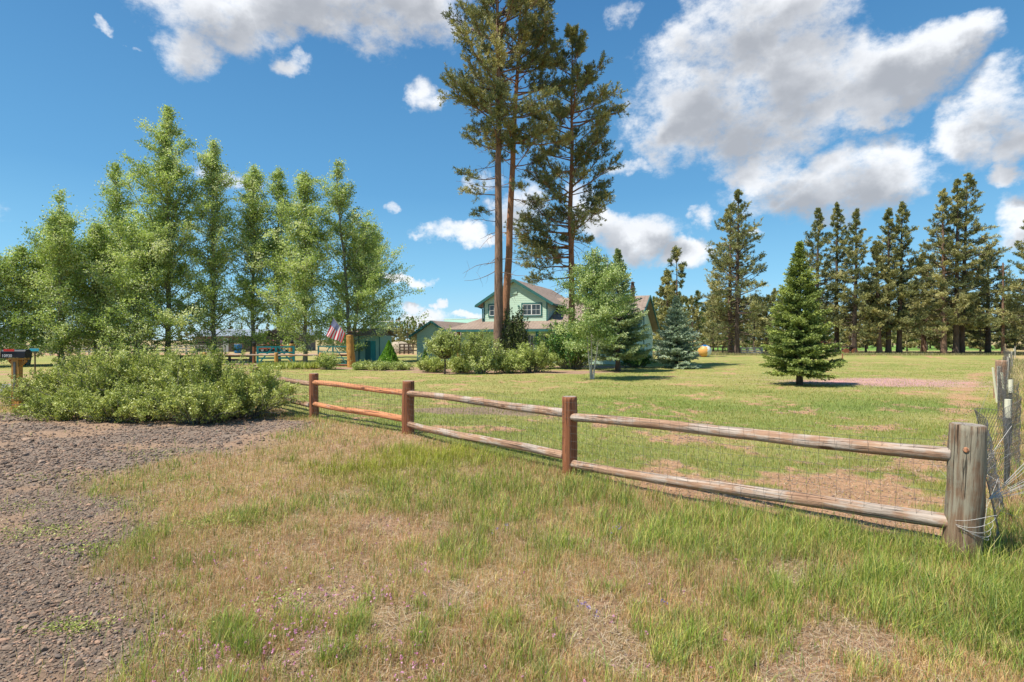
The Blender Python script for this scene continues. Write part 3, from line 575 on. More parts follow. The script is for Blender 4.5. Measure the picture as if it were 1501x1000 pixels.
def pine(loc, H, Rm, tab, seed, low=.2, nl=70, tuft=.24, tw=.035, k=7, nt=14, bark='pine_bark', leafm='needle', lean=(0, 0), r0=None, dead=10, extra=(), name='pine_tree', stems=((0, 0, 1),), up=.12, flat=1.0, **kw):
    rng = np.random.default_rng(seed); pf = prof_of(tab); Gw, Gl = Geo(), Geo(); r0 = r0 or H*.0125
    for (sx_, sy_, hs_) in stems:
        tp = trunk_path(H*hs_, lean, rng, 16, .005); tp[:, 0] += sx_ ; tp[:, 1] += sy_
        tube(Gw, tp, np.interp(np.linspace(0, 1, len(tp)), [0, .03, .5, 1], [r0*1.3, r0, r0*.62, .02]), 0, 9)
        spec = [(low + (.99-low)*((i+rng.random())/nl)**.9, None, None) for i in range(int(nl))] + list(extra)
        for (t, a, LL) in spec:
            p = along(tp, np.array([t]))[0]; L = LL or Rm * pf(t) * rng.uniform(.5, 1.12); a = rng.uniform(0, 2*np.pi) if a is None else a
            if L < .1: continue
            e0 = np.interp(t, [low, .75, 1], [-.22, .25, .9]) + up + rng.normal(0, .12); d = (np.cos(a)*np.cos(e0), np.sin(a)*np.cos(e0), np.sin(e0))
            bp = curve(p, d, L, .35, rng, 6, .09); tube(Gw, bp, max(.012, L*.018), .006, 4); v0 = rng.uniform(.15, .8)
            m_ = max(3, int(nt * (.4 + L / Rm))); C, Dd = [], []
            for j in range(m_):
                s = rng.uniform(.28, 1)**.8; q = along(bp, np.array([s]))[0]; ax = bp[-1] - bp[0]; ax = ax / np.linalg.norm(ax)
                sd = ax*.7 + rng.normal(0, .6, 3)*[1, 1, flat]; sd[2] += .3*flat; l2 = L*.26*rng.uniform(.4, 1.1)*(1.25-s*.6) + .08; sp = curve(q, sd, l2, .3, rng, 3, .12)
                if L > .8: tube(Gw, sp, .009, .004, 3)
                c = 4 if l2 < .5 else 6; tt = np.linspace(.35, 1, c); C.append(along(sp, tt) + rng.normal(0, .03, (c, 3))); Dd.append(np.repeat((sp[-1]-sp[0])[None]/l2, c, 0) + [0, 0, .35])
            C.append(bp[-2:]); Dd.append(np.repeat(ax[None], 2, 0)); C = np.concatenate(C); Dd = np.concatenate(Dd)
            needles(Gl, C, Dd, tuft, tw, k, rng, np.full(len(C), v0) + rng.normal(0, .1, len(C)))
        for i in range(dead):
            t = rng.uniform(low*.35, low + .25); a = rng.uniform(0, 6.28); p = along(tp, np.array([t]))[0]; bp = curve(p, (np.cos(a), np.sin(a), -.15), Rm*rng.uniform(.25, .7), -.25, rng, 5, .16); tube(Gw, bp, .022, .005, 4)
            for j in range(3): q = along(bp, np.array([rng.uniform(.3, .9)]))[0]; tube(Gw, curve(q, rng.normal(0, 1, 3), Rm*.15, -.2, rng, 3, .2), .008, .003, 3)
    return finish(name, Gw, Gl, bark, leafm, loc, **kw)
def spruce(loc, H, Rm, tab, seed, low=.06, nl=230, nd=.075, wd=.012, leafm='spruce', bark='dark_bark', r0=None, dens=1.0, droop=-.12, name='spruce_tree', **kw):
    rng = np.random.default_rng(seed); pf = prof_of(tab); Gw, Gl = Geo(), Geo(); r0 = r0 or H*.02
    tp = trunk_path(H, (0, 0), rng, 10, .002); tube(Gw, tp, np.interp(np.linspace(0, 1, 10), [0, .05, 1], [r0*1.25, r0, .006]), 0, 9)
    whorls = int(nl / 8)
    for wi in range(whorls):
        t0 = low + (1-low)*(wi/whorls)**.92
        for b_ in range(8):
            t = min(.995, t0 + rng.uniform(-.01, .02)); p = along(tp, np.array([t]))[0]; L = Rm*pf(t)*rng.choice([rng.uniform(.85, 1.13), rng.uniform(.5, .95)]) + .03; a = 2*np.pi*(b_+rng.random()*.7+wi*.37)/8
            e0 = np.interp(t, [0, .6, 1], [droop, .25, 1.0]) + rng.normal(0, .08); d = np.array((np.cos(a)*np.cos(e0), np.sin(a)*np.cos(e0), np.sin(e0))); bp = curve(p, d, L, .25, rng, 5, .06)
            tube(Gw, bp, max(.006, L*.014), .003, 4); v0 = rng.uniform(.25, .7); side = np.cross(d, [0, 0, 1.0]); side /= np.linalg.norm(side)
            m_ = max(4, int(L / .075 * dens)); C, Dd = [], []
            for j in range(m_):
                s = (j+rng.random())/m_*.85+.15; q = along(bp, np.array([s]))[0]; sg = 1 if j % 2 else -1; l2 = min(.45, L*.34)*(1.1-s*.75)*rng.uniform(.7, 1.2)+.03
                sd = d*.75 + side*sg*.8 + np.array([0, 0, rng.normal(-.12, .12)]); sd /= np.linalg.norm(sd); c = max(2, int(l2/.05*dens)); tt = np.linspace(.1, 1, c)[:, None]
                C.append(q + sd*l2*tt + rng.normal(0, .008, (c, 3))); Dd.append(np.repeat(sd[None], c, 0))
            C.append(along(bp, np.linspace(.4, 1, 8))); Dd.append(np.repeat(d[None], 8, 0)); C = np.concatenate(C); Dd = np.concatenate(Dd)
            tipv = np.linspace(-.05, .2, len(C)); needles(Gl, C, Dd, nd, wd, 4, rng, np.full(len(C), v0)+tipv*.6, .45)
    return finish(name, Gw, Gl, bark, leafm, loc, **kw)
def bush(loc, rx, ry, H, seed, nleaf=16000, leaf=.03, asp=.45, leafm='bush_olive', nst=60, name='garden_bush', up=.35, tips=0.25, shape=.55, spread=.07, trunk=0, long_=0, **kw):
    """many stems from the foot; leaves on the outer part of every stem"""
    rng = np.random.default_rng(seed); Gw, Gl = Geo(), Geo(); paths = []
    if trunk: tube(Gw, np.array([[0, 0, 0], [.02, 0, trunk*.5], [0, .01, trunk+.2]]), .045, .035, 7)
    for i in range(nst):
        a = rng.uniform(0, 6.283); r = rng.random()**shape; ph = np.sqrt(max(0, 1 - r*r)); lump = 1 + .28*math.sin(a*3 + seed) * r + rng.normal(0, .1)
        end = np.array([rx*r*np.cos(a)*lump, ry*r*np.sin(a)*lump, trunk + (H-trunk)*(.18 + .82*ph)*rng.uniform(.72, 1.08)]); st = np.array([rx*.22*r*np.cos(a), ry*.22*r*np.sin(a), trunk])
        mid = (st+end)/2 + rng.normal(0, .06, 3)*H + np.array([0, 0, H*.06]); tt = np.linspace(0, 1, 6)[:, None]; pp = st*(1-tt)**2 + 2*mid*tt*(1-tt) + end*tt**2; tube(Gw, pp, .012*H, .003, 4); v0 = rng.uniform(.2, .75)
        paths.append((pp, v0, 1.0))
        for j in range(6):
            q = along(pp, np.array([rng.uniform(.3, 1)]))[0]; d = (q - np.array([0, 0, trunk])) / H + rng.normal(0, .5, 3) + [0, 0, up]; sp = curve(q, d, H*rng.uniform(.12, .30), .3, rng, 3, .12); tube(Gw, sp, .005*H, .002, 3)
            paths.append((sp, v0 + rng.normal(0, .14), .45 + tips))
        if rng.random() < long_ * 2: q = pp[-2]; sp = curve(q, (pp[-1]-pp[-3]) / H + rng.normal(0, .15, 3) + [0, 0, .5], H*rng.uniform(.18, .34), .2, rng, 4, .06); tube(Gw, sp, .004*H, .002, 3); paths.append((sp, min(1, v0+.25), .5))
    for i in range(int(long_ * 130)):
        a = rng.uniform(0, 6.283); q0 = np.array([rx*.35*math.cos(a), ry*.35*math.sin(a), H*.1]); sp = curve(q0, (math.cos(a), math.sin(a), rng.uniform(.15, 1.1)), H*rng.uniform(.6, 1.0), .1, rng, 6, .14); tube(Gw, sp, .009*H, .003, 4)
    wt = np.array([p[2] for p in paths]); wt /= wt.sum()
    for (pp, v, _), c in zip(paths, (wt*nleaf).astype(int)+3):
        s = rng.random(c)**.7; C = along(pp, .15 + .87*s) + rng.normal(0, spread, (c, 3)) * (1.15 - s[:, None]*.75); C[:, 2] = np.abs(C[:, 2] - .02) + .02
        V, F = leafquads(C, leaf*rng.uniform(.6, 1.3, c), rng, asp); Gl.add(V, F, np.clip(v + rng.normal(0, .2, c), 0, 1))
    e = empty(name, loc, 0, **kw); link('stems', Gw.mesh('stems', True), M['shrub_stem'] if not trunk else M['dark_bark'], e); link('foliage', Gl.mesh('foliage'), M[leafm], e); return e
def cone_shrub(loc, H, Rm, seed, leafm='arborvitae', n=22000, leaf=.028, prof=((0, .92), (.12, 1), (1, .03)), name='conical_evergreen', **kw):
    rng = np.random.default_rng(seed); Gw, Gl = Geo(), Geo(); tube(Gw, np.array([[0, 0, 0], [0, 0, H*.5], [0, 0, H*.92]]), .05, .01, 6)
    t = rng.random(n)**1.25*.97 + .02; a = rng.uniform(0, 6.283, n); lump = vnoise(a*3, t*9, 1, seed); r = Rm*np.interp(t, *zip(*prof))*(.82 + .28*lump)*(1 - .25*rng.random(n)**2)
    C = np.column_stack([r*np.cos(a), r*np.sin(a), t*H]); V, F = leafquads(C, leaf*rng.uniform(.6, 1.3, n), rng, .45); Gl.add(V, F, np.clip(lump*.6 + rng.normal(.2, .18, n), 0, 1))
    e = empty(name, loc, 0, **kw); link('stem', Gw.mesh('stem'), M['dark_bark'], e); link('foliage', Gl.mesh('foliage'), M[leafm], e); return e

# --- row of poplars on the left
OV = [(0, .75), (.12, 1), (.3, 1), (.5, .82), (.75, .46), (.9, .22), (1, .05)]
NR = [(0, .7), (.15, .95), (.35, 1), (.6, .85), (.85, .42), (1, .06)]
WD = [(0, .8), (.1, 1), (.3, 1), (.5, .88), (.75, .55), (.9, .26), (1, .05)]
def hz_(py, d): return HC + (HY - py) * d / FP
row = 'tall leafy poplars in a row along the left side'
for (px, d, top, hw, tab, nlf, sd, lm, st, lab) in (
    (-14, 34, 330, 62, WD, 15000, 1, 'leaf', 2, 'poplar cut by the left edge of the photo behind the mailbox'),
    (33, 35, 303, 42, WD, 17000, 2, 'leaf', 2, 'bushy pale green poplar rising just right of the black mailbox'),
    (86, 35, 285, 46, OV, 19000, 3, 'leaf', 2, 'multi stemmed poplar left of the sky gap in the left row'),
    (140, 37, 332, 44, WD, 15000, 4, 'leaf', 1, 'low rounded poplar filling the space right of the sky gap'),
    (172, 39, 238, 50, OV, 17000, 5, 'leaf', 1, 'poplar with a thin pointed leader left of the tallest poplar'),
    (246, 38, 160, 66, OV, 40000, 6, 'leaf', 1, 'tallest poplar of the left row with a pointed leafy top'),
    (200, 36, 330, 48, WD, 14000, 16, 'leaf', 2, 'short full poplar in front of the tallest poplar, left side'),
    (313, 39, 205, 44, NR, 19000, 7, 'leaf', 1, 'slim poplar right of the tallest one, trunk showing through its crown'),
    (369, 40, 238, 36, NR, 15000, 8, 'leaf', 1, 'narrow poplar standing behind the left end of the teal gate'),
    (408, 41, 246, 36, NR, 14000, 9, 'leaf', 1, 'narrow pale poplar standing behind the right end of the teal gate'),
    (447, 38, 252, 46, NR, 21000, 10, 'leaf', 1, 'poplar with grey trunk between the teal gate and the flag'),
    (512, 40, 240, 60, OV, 30000, 11, 'leaf', 2, 'broad poplar at the right end of the row beside the green shed'),
    (548, 50, 330, 36, WD, 12000, 12, 'leaf', 1, 'rounded lower poplar spreading over the roof of the green shed')):
    decid(P(px, d), hz_(top, d)*1.0, hw*d/FP*1.38, tab, 100+sd, leaf=.062, nleaf=int(nlf*1.8), low=.02 if px < 340 else .055, leafm=lm, nl=170, stems=st, up=.95, name='poplar_tree', spread=.22, label=lab, cat='tree', group=row)

# --- big pines by the house
BP = [(0, .25), (.2, .55), (.4, .8), (.6, 1), (.8, .9), (.93, .55), (1, .12)]
pine(P(731.5, 30), 24.0, 3.5, BP, 201, low=.50, nl=84, tuft=.19, tw=.016, k=8, nt=24, flat=.7, lean=(-.002, 0), r0=.27, dead=26, extra=((.40, 3.1, 1.9), (.37, 2.9, 1.4), (.44, 3.3, 2.2), (.42, .4, 1.6)),
     label='tall pine with grey brown bare trunk, left of the two crossing house gable', cat='tree', group='three tall pines in front of the house')
pine(P(739, 31), 24.5, 3.3, BP, 202, low=.46, nl=82, tuft=.19, tw=.016, k=8, nt=24, flat=.7, lean=(.043, .01), r0=.24, bark='orange_bark', dead=26,
     label='tall pine with reddish trunk leaning right, touching its straight grey neighbour', cat='tree', group='three tall pines in front of the house')
pine(P(838, 33), hz_(48, 33), 3.3, [(0, .4), (.25, .95), (.5, .9), (.68, 1), (.8, .8), (.9, .5), (1, .1)], 203, low=.24, nl=88, tuft=.19, tw=.016, k=8, nt=27, flat=.8, r0=.22, bark='orange_bark', dead=22, up=.1,
     extra=((.40, 3.3, 3.6), (.36, 3.0, 3.4), (.33, 3.4, 3.2), (.30, 2.9, 3.0), (.42, 2.8, 3.2), (.27, 3.2, 2.6), (.54, 0.1, 3.4), (.52, -.3, 3.2), (.76, .1, 3.3), (.73, -.1, 3.2), (.25, -.1, 2.5), (.36, 3.8, 2.8)),
     label='tall pine with orange trunk standing alone, right of the leaning pair', cat='tree', group='three tall pines in front of the house')
# --- trees on the lawn
SPR = [(0, .9), (.08, 1), (.3, .88), (.55, .60), (.8, .28), (.9, .15), (1, .02)]
spruce(P(1172, 19.7), 5.15, 1.26, SPR, 301, low=.085, nl=290, nd=.085, wd=.017, dens=1.45, label='bright green spruce standing alone on the open lawn', cat='tree')
spruce(P(906, 28.5), 6.35, 1.85, SPR, 302, low=.11, nl=220, nd=.11, wd=.022, leafm='spruce_grey', dens=1.0, label='grey green spruce between the young birch and the right wing of the house', cat='tree')
spruce(P(992, 31.5), 4.1, 1.42, [(0, .85), (.15, 1), (.4, .8), (.7, .42), (1, .04)], 303, low=.03, nl=220, nd=.10, wd=.022, leafm='spruce_blue', dens=1.1, droop=-.25, label='short blue spruce to the right of the house', cat='tree')
decid(P(868, 22.8), 5.45, 1.38, [(0, .2), (.25, .8), (.4, 1), (.65, .85), (.85, .45), (1, .08)], 306, leaf=.04, nleaf=27000, low=.27, leafm='leaf_pale', nl=90, stems=3, r0=.036, up=.7, name='birch_tree', spread=.17, sep=.045, bark='birch_bark', label='young pale birch with three thin white stems on the lawn', cat='tree')
# --- pines beyond the lawn on the right
PT = [(0, .6), (.15, .95), (.3, 1), (.5, .82), (.75, .5), (.9, .26), (1, .04)]
rp = 'pines standing along the far edge of the lawn'
for (px, d, top, hw, low, tab, sd, lm, lean, lab) in (
    (1080, 60, 280, 44, .13, PT, 1, 'needle', 0, 'big full pine left of the lawn spruce, thickest of the far edge'),
    (1072, 63, 300, 34, .2, PT, 2, 'needle_tan', 0, 'slimmer second trunk pine close behind the big full pine'),
    (1197, 64, 307, 30, .25, PT, 3, 'needle', 0, 'dark pine whose top shows just behind the lawn spruce'),
    (1226, 66, 298, 26, .3, PT, 4, 'needle', .012, 'slim pine just right of the lawn spruce with a reddish trunk'),
    (1252, 62, 308, 28, .2, PT, 5, 'needle', .02, 'slim pine beside the rusty machine at the field edge'),
    (1289, 62, 355, 24, .22, PT, 6, 'needle_tan', -.03, 'short pine with a trunk leaning left in the far pine row'),
    (1302, 62, 306, 24, .25, PT, 7, 'needle', .0, 'left pine of the close pair of equal height in the far row'),
    (1318, 62, 297, 27, .25, PT, 8, 'needle', .02, 'right pine of the close pair of equal height in the far row'),
    (1354, 68, 372, 26, .25, PT, 9, 'needle_tan', 0, 'small yellowish pine in the gap between the pair and the tall group'),
    (1383, 60, 280, 30, .22, PT, 10, 'needle_tan', -.01, 'left pine of the tall group of three, tan coloured'),
    (1401, 60, 264, 28, .25, PT, 11, 'needle', 0, 'middle pine of the tall group of three'),
    (1409, 61, 256, 40, .3, PT, 12, 'needle', .02, 'right and highest pine of the tall group of three'),
    (1448, 63, 366, 34, .15, PT, 13, 'needle', 0, 'short broad pine left of the bare pole at the right edge'),
    (1512, 56, 312, 30, .2, PT, 14, 'needle', 0, 'pine cut by the right edge of the photo')):
    pine(P(px, d), hz_(top, d), hw*d/FP*1.42, tab, 400+sd, low=low*.6, nl=125, tuft=.24, tw=.026, k=5, nt=13, up=.02, flat=.45, leafm=lm, lean=(lean, 0), r0=.28, dead=12, bark='dark_bark' if lm == 'needle' else 'pine_bark', label=lab, cat='tree', group=rp)
pine(P(992, 52), hz_(368, 52), 1.9, [(0, .4), (.3, .55), (.5, .5), (.8, .5), (.93, .6), (1, .15)], 431, low=.3, nl=36, tuft=.3, tw=.03, k=6, nt=8, r0=.12, dead=10, label='thin scraggly pine with a tufted top behind the blue spruce', cat='tree')
pine(P(978, 56), hz_(398, 56), 1.9, PT, 432, low=.15, nl=60, tuft=.3, tw=.032, k=6, nt=12, leafm='needle_tan', r0=.16, label='short pine left of the scraggly pine behind the blue spruce', cat='tree')
# bare trunk
G_ = Geo(); rng = np.random.default_rng(9); tp = trunk_path(hz_(385, 58), (.012, 0), rng, 12, .004); tube(G_, tp, .17, .07, 8)
for i in range(9): q = along(tp, np.array([rng.uniform(.6, 1)]))[0]; tube(G_, curve(q, (rng.normal(), rng.normal(), -.2), rng.uniform(.3, .8), -.2, rng, 3, .1), .03, .01, 4)
o = link('dead_tree', G_.mesh('dead_tree', True), M['pine_bark'], None, P(1470, 58)); tag(o, 'bare pinkish dead trunk standing near the right edge of the field', 'tree')
# --- far tree line: copies of three pines
protos = []
for i, (lm, tb) in enumerate((('needle', PT), ('needle_tan', [(0, .6), (.2, 1), (.5, .9), (.8, .6), (1, .1)]), ('needle', [(0, .7), (.3, 1), (.7, .5), (1, .03)]))):
    protos.append(pine((0, 0, 0), 10.0, 2.1, tb, 500+i, low=.06, nl=46, tuft=.36, tw=.045, k=5, nt=10, leafm=lm, r0=.16, dead=0, bark='dark_bark', label='x', cat='tree'))
def copy_tree(o, parent=None):
    c = o.copy(); COL.objects.link(c); c.parent = parent
    for ch in list(o.children): copy_tree(ch, c)
    return c
ORD = 'first second third fourth fifth sixth seventh eighth ninth tenth eleventh twelfth thirteenth fourteenth fifteenth sixteenth seventeenth eighteenth'.split()
used = [False]*3; rng = np.random.default_rng(77)
def far_tree(px, d, top, kind, lab, grp):
    r = protos[kind] if not used[kind] else copy_tree(protos[kind]); used[kind] = True
    s = hz_(top, d) / 10.0; r.location = P(px, d); r.rotation_euler = (0, 0, rng.uniform(0, 6)); w_ = s * rng.uniform(.85, 1.35) if s > .5 else s*1.5; r.scale = (w_, w_, s); r['label'] = lab; r['group'] = grp
for i in range(64):
    px = 955 + i*8.9 + rng.uniform(-5, 5); d = rng.uniform(84, 125); far_tree(px, d, rng.uniform(422, 466) if px > 1010 else rng.uniform(425, 470), int(rng.integers(0, 3)), 'small dark pine in the distant tree line behind the right field', 'distant pines behind the right field')
for i in range(18):
    px = 1015 + i*28 + rng.uniform(-9, 9); far_tree(px, rng.uniform(66, 78), rng.uniform(428, 466), 1, 'low tan green pine under the tall far pines, ' + ORD[i] + ' from the left', 'low pines between the tall far pines')
for i in range(15):
    px = 572 + i*4.2 + rng.uniform(-2, 2); far_tree(px, rng.uniform(110, 150), rng.uniform(464, 478), int(rng.integers(0, 3)), 'far pine on the skyline between the green shed and the house', 'far pines between shed and house')
for i in range(34):
    px = -60 + i*19 + rng.uniform(-5, 5); far_tree(px, rng.uniform(115, 150), rng.uniform(470, 484), int(rng.integers(0, 3)), 'far pine glimpsed behind the trunks of the left poplar row', 'far pines behind the poplars')
# --- roadside bushes in front
fb_ = 'rough roadside bushes at the left end of the rail fence'
for (px, d, rx, ry, H, sd, nl_, lab) in (
    (96, 12.6, 1.15, 1.0, 1.15, 1, 22000, 'leftmost roadside bush, low and sprawling beside the mailbox post'),
    (170, 12.3, 1.25, 1.1, 1.53, 2, 36000, 'high rounded roadside bush left of the tallest middle one'),
    (240, 12.5, 1.1, 1.0, 1.48, 3, 30000, 'roadside bush in the middle with grey twigs showing at its foot'),
    (300, 11.9, 1.05, 1.0, 1.45, 4, 32000, 'tall roadside bush with long upright sprays against the back fence'),
    (362, 11.7, .95, .9, 1.10, 5, 28000, 'rightmost roadside bush resting against the rail fence'),
    (110, 11.3, .95, .6, .62, 6, 14000, 'low bright green roadside bush at the left front edge of the gravel'),
    (188, 11.0, .95, .6, .70, 7, 17000, 'low spreading bush in front whose tip creeps furthest onto the gravel'),
    (290, 10.9, .95, .6, .80, 8, 18000, 'low grey green front bush above the dark shaded gap'),
    (45, 13.6, .9, .6, .55, 9, 8000, 'small weedy bush at the foot of the mailbox')):
    bush(P(px, d), rx*1.04, ry, H*.90, 600+sd, nleaf=int(nl_*1.0), leaf=.025, asp=.42, leafm='sage', nst=80, long_=.22, name='roadside_bush', tips=.45, spread=.05, label=lab, cat='bush', group=fb_)
# --- garden bushes in front of the house
for (px, d, rx, ry, H, sd, nl_, lf, lm, lab, tr) in (
    (652, 26.0, .80, .75, hz_(484, 26), 1, 11000, .042, 'bush_olive', 'small round headed tree on a thin trunk in front of the low wing', .75),
    (704, 26.4, .95, .8, hz_(485, 26), 2, 16000, .042, 'bush_olive', 'rounded olive bush right at the foot of the tall grey pine', 0),
    (677, 27.6, .8, .6, .85, 3, 10000, .04, 'bush_yellow', 'pale feathery bush between the small round tree and the olive bush', 0),
    (745, 27.0, 1.0, .8, 1.1, 4, 12000, .04, 'bush_yellow', 'low yellow green bush right of the pine trunks', 0),
    (780, 27.4, 1.25, .8, 1.5, 5, 19000, .04, 'bush_yellow', 'yellow green bush with a rounded top below the patio door', 0),
    (634, 28.0, .8, .6, .8, 6, 9000, .04, 'bush_yellow', 'yellowish bush beneath the left corner of the low wing', 0),
    (585, 29.5, .75, .6, .42, 7, 5000, .04, 'bush_olive', 'low mound of foliage at the foot of the green cone shrub', 0),
    (557, 29.5, .7, .55, .45, 8, 5000, .04, 'bush_olive', 'low reddish green mound left of the green cone shrub', 0),
    (533, 30.0, .75, .5, .42, 9, 4500, .04, 'bush_olive', 'low creeping bush in front of the green shed', 0),
    (480, 30.3, .7, .5, .95, 10, 6000, .04, 'bush_yellow', 'loose arching bush in front of the right green gate', 0)):
    bush(P(px, d), rx, ry, H*.88, 620+sd, nleaf=nl_, leaf=lf, leafm=lm, nst=55, spread=.10, trunk=tr, up=.6, label=lab, cat='bush', group='bushes in the beds before the house')
bush(P(838, 30.5), 2.1, 1.2, hz_(480, 30.5), 640, nleaf=34000, leaf=.055, asp=.35, leafm='juniper', nst=110, up=.9, tips=.4, spread=.10, name='juniper_bush', label='big dark green juniper behind the birch, under the right windows', cat='bush')
bush(P(930, 32.5), 1.1, .8, 1.15, 641, nleaf=9000, leaf=.05, asp=.35, leafm='juniper', nst=50, name='juniper_bush', label='small dark juniper at the corner of the right wing', cat='bush')
cone_shrub(P(570, 31), hz_(498, 31)*.98, .72, 650, label='neat bright green cone shaped evergreen beside the green shed', cat='bush')
cone_shrub(P(623, 29.5), 1.15, .30, 651, leafm='juniper', n=5000, leaf=.035, label='small dark conical evergreen below the low wing', cat='bush')
for (px, top, sd, lab) in ((744, 466, 1, 'tallest upright columnar evergreen just right of the pine trunks'), (752, 478, 2, 'middle columnar evergreen of the clump by the pine trunks'), (762, 466, 3, 'rightmost upright columnar evergreen below the upper windows')):
    bush(P(px, 30.2), .48, .42, hz_(top, 30.2), 660+sd, nleaf=8500, leaf=.05, leafm='olive_dark', nst=44, up=1.6, tips=.5, shape=.9, spread=.07, name='columnar_evergreen', label=lab, cat='bush', group='columnar evergreens before the house')
# iris and perennials along the back fence
rng = np.random.default_rng(31)
for i, px in enumerate((386, 397, 407, 418, 429, 441, 452, 462)):
    c = P(px, 30.6 + .2*(i % 2)); k = 60; G_ = Geo(); base = rng.normal(0, .13, (k, 3)) * [1, 1, 0]; needles(G_, base, np.repeat([[0, 0, 1.0]], k, 0), .42, .022, 3, rng, rng.uniform(.3, .9, k), .35)
    o = link('iris_clump', G_.mesh('iris_clump'), M['sage'], None, c); tag(o, 'clump of grey green iris leaves below the back rail fence, ' + ORD[i] + ' from the left', 'plant', group='iris clumps along the back rail fence')

# ------------------------------------------------------------------ fences
def log(name, p0, p1, r0, r1, mat, parent, seed, n=14, m_=26, bow=.0, ends=True):
    """a round log, its axis along local Z, slightly knobbly"""
    p0, p1 = Vector(p0), Vector(p1); L = (p1-p0).length; rng = np.random.default_rng(seed); V = []; ph = rng.uniform(0, 6, 4)
    zs = np.concatenate([[0], np.linspace(.008, L-.008, m_), [L]])
    for j, z in enumerate(zs):
        e = .88 if ends and (j == 0 or j == len(zs)-1) else 1.0; r = (r0 + (r1-r0)*z/L)*e
        for i in range(n):
            a = 2*np.pi*i/n; k = 1 + .04*math.sin(a*2+ph[0]+z*1.3) + .035*math.sin(a*3+ph[1]-z*3.1) + .03*math.sin(z*7+ph[2]+a) + .02*math.sin(z*17+ph[3]+2*a)
            V.append((r*k*math.cos(a) + bow*math.sin(math.pi*z/L), r*k*math.sin(a) + .3*bow*math.sin(2*math.pi*z/L), z))
    mm = len(zs); F = [(j*n+i, j*n+(i+1) % n, (j+1)*n+(i+1) % n, (j+1)*n+i) for j in range(mm-1) for i in range(n)]
    caps = [tuple(n-1-i for i in range(n)), tuple((mm-1)*n+i for i in range(n))]
    me = bpy.data.meshes.new(name); me.from_pydata(V, [], F + caps)
    me.polygons.foreach_set('use_smooth', [True]*len(F) + [False]*2); me.materials.append(M[mat]); me.materials.append(M['end_grain'])
    for p in list(me.polygons)[-2:]: p.material_index = 1
    o = bpy.data.objects.new(name, me); COL.objects.link(o); o.parent = parent
    o.location = p0 - (parent.location if parent else Vector((0, 0, 0))); o.rotation_mode = 'QUATERNION'; o.rotation_quaternion = (p1-p0).to_track_quat('Z', 'Y'); return o
def wires(name, segs, r, mat, parent=None, loc=None):
    G_ = Geo()
    for s in segs: tube(G_, np.array(s, float), r, r, 3)
    V = np.concatenate(G_.V)
    if parent is not None: V = V - np.array(parent.location)
    return link(name, npmesh(name, V, np.concatenate(G_.F)), M[mat], parent)
fence = empty('rail_fence', (3.39, 4.07, 0), label='round log rail fence with wire mesh crossing the foreground', cat='fence')
PX = [(3.39, 4.07), (.711, 6.73), (-1.79, 9.4), (-4.25, 11.7), (-6.7, 14.2), (-10.2, 14.6)]
hts = [1.02, .95, .94, .93, .94, .94]; rads = [.118, .092, .10, .098, .098, .095]; pm = ['log_post', 'log_red', 'log_red', 'log_red', 'log_red', 'log_red']
for i, ((px_, py_), h_, r_, m_) in enumerate(zip(PX, hts, rads, pm)):
    tilt = (.02, 0) if i == 0 else (0, 0); o = log('post', (px_ - tilt[0]*2, py_, -.15), (px_ + tilt[0], py_, h_), r_*1.03, r_, m_, fence, 700+i, n=28, m_=30)
    if i == 0: o['label'] = 'thick grey green weathered end post with a knot'
kn = MB().cyl((3.39-.118*.66, 4.07-.118*.76, .845), (3.39-.124*.66, 4.07-.124*.76, .845), .020, .015, 10); kn.v = [(a-3.39, b-4.07, c) for a, b, c in kn.v]; kn.build('knot', M['log_orange'], fence)
rz = [((.785, .27), (.745, .16)), ((.745, .235), (.73, .17)), ((.735, .26), (.735, .23)), ((.73, .30), (.70, .22)), ((.70, .25), (.72, .25))]
rz = [((.785, .27), (.70, .13)), ((.745, .215), (.73, .20)), ((.735, .28), (.735, .28)), ((.70, .24), (.73, .24)), ((.73, .25), (.72, .25))]
rm = ['log_grey', 'log_grey', 'log_orange', 'log_grey', 'log_grey']
for i in range(5):
    a, b_ = Vector((*PX[i], 0)), Vector((*PX[i+1], 0)); u = (b_-a).normalized()
    nrm = Vector((-u.y, u.x, 0)); nrm = nrm if nrm.y < 0 else -nrm
    for k in range(2):
        A_ = a + u*rads[i]*.7 + Vector((0, 0, rz[i][0][k])) + nrm*.02; B_ = b_ - u*rads[i+1]*.7 + Vector((0, 0, rz[i][1][k])) + nrm*.02
        o = log('rail', A_, B_, .055 if i else .058, .05, rm[i] if not (i == 0 and k == 1) else 'log_grey', fence, 720+i*2+k, n=16, m_=34, bow=.035*(1 if k else -1), ends=False)
        if i == 2: o['label'] = 'orange stained rail'
rng = np.random.default_rng(12)
for i in range(4):
    a, b_ = np.array([*PX[i], 0.]), np.array([*PX[i+1], 0.]); u = (b_-a)/np.linalg.norm(b_-a); nb = np.array([u[1], -u[0], 0]); nb = nb if nb[1] > 0 else -nb; L = np.linalg.norm(b_-a); segs = []
    a = a - nb*(.085); ph = rng.uniform(0, 6)
    def wp(s, z): return a + u*s + nb*(.02*math.sin(s*2.1+ph) + .012*math.sin(z*9+s)) + np.array([.012*math.sin(s*7+z*5), 0, z*(.97+.03*math.sin(s*1.7+ph)) + .012*math.sin(s*5.3+ph)])
    for z in np.linspace(.03, .88, 10): segs.append([wp(s, z) for s in np.linspace(0, L, 34)])
    for s in np.arange(.08, L, .10 if i else .11): segs.append([wp(s + .012*math.sin(s*31+z*6), z) for z in np.linspace(.0, .89, 7)])
    wires('wire_mesh', segs, .0013 if i < 2 else .0017, 'wire', fence)
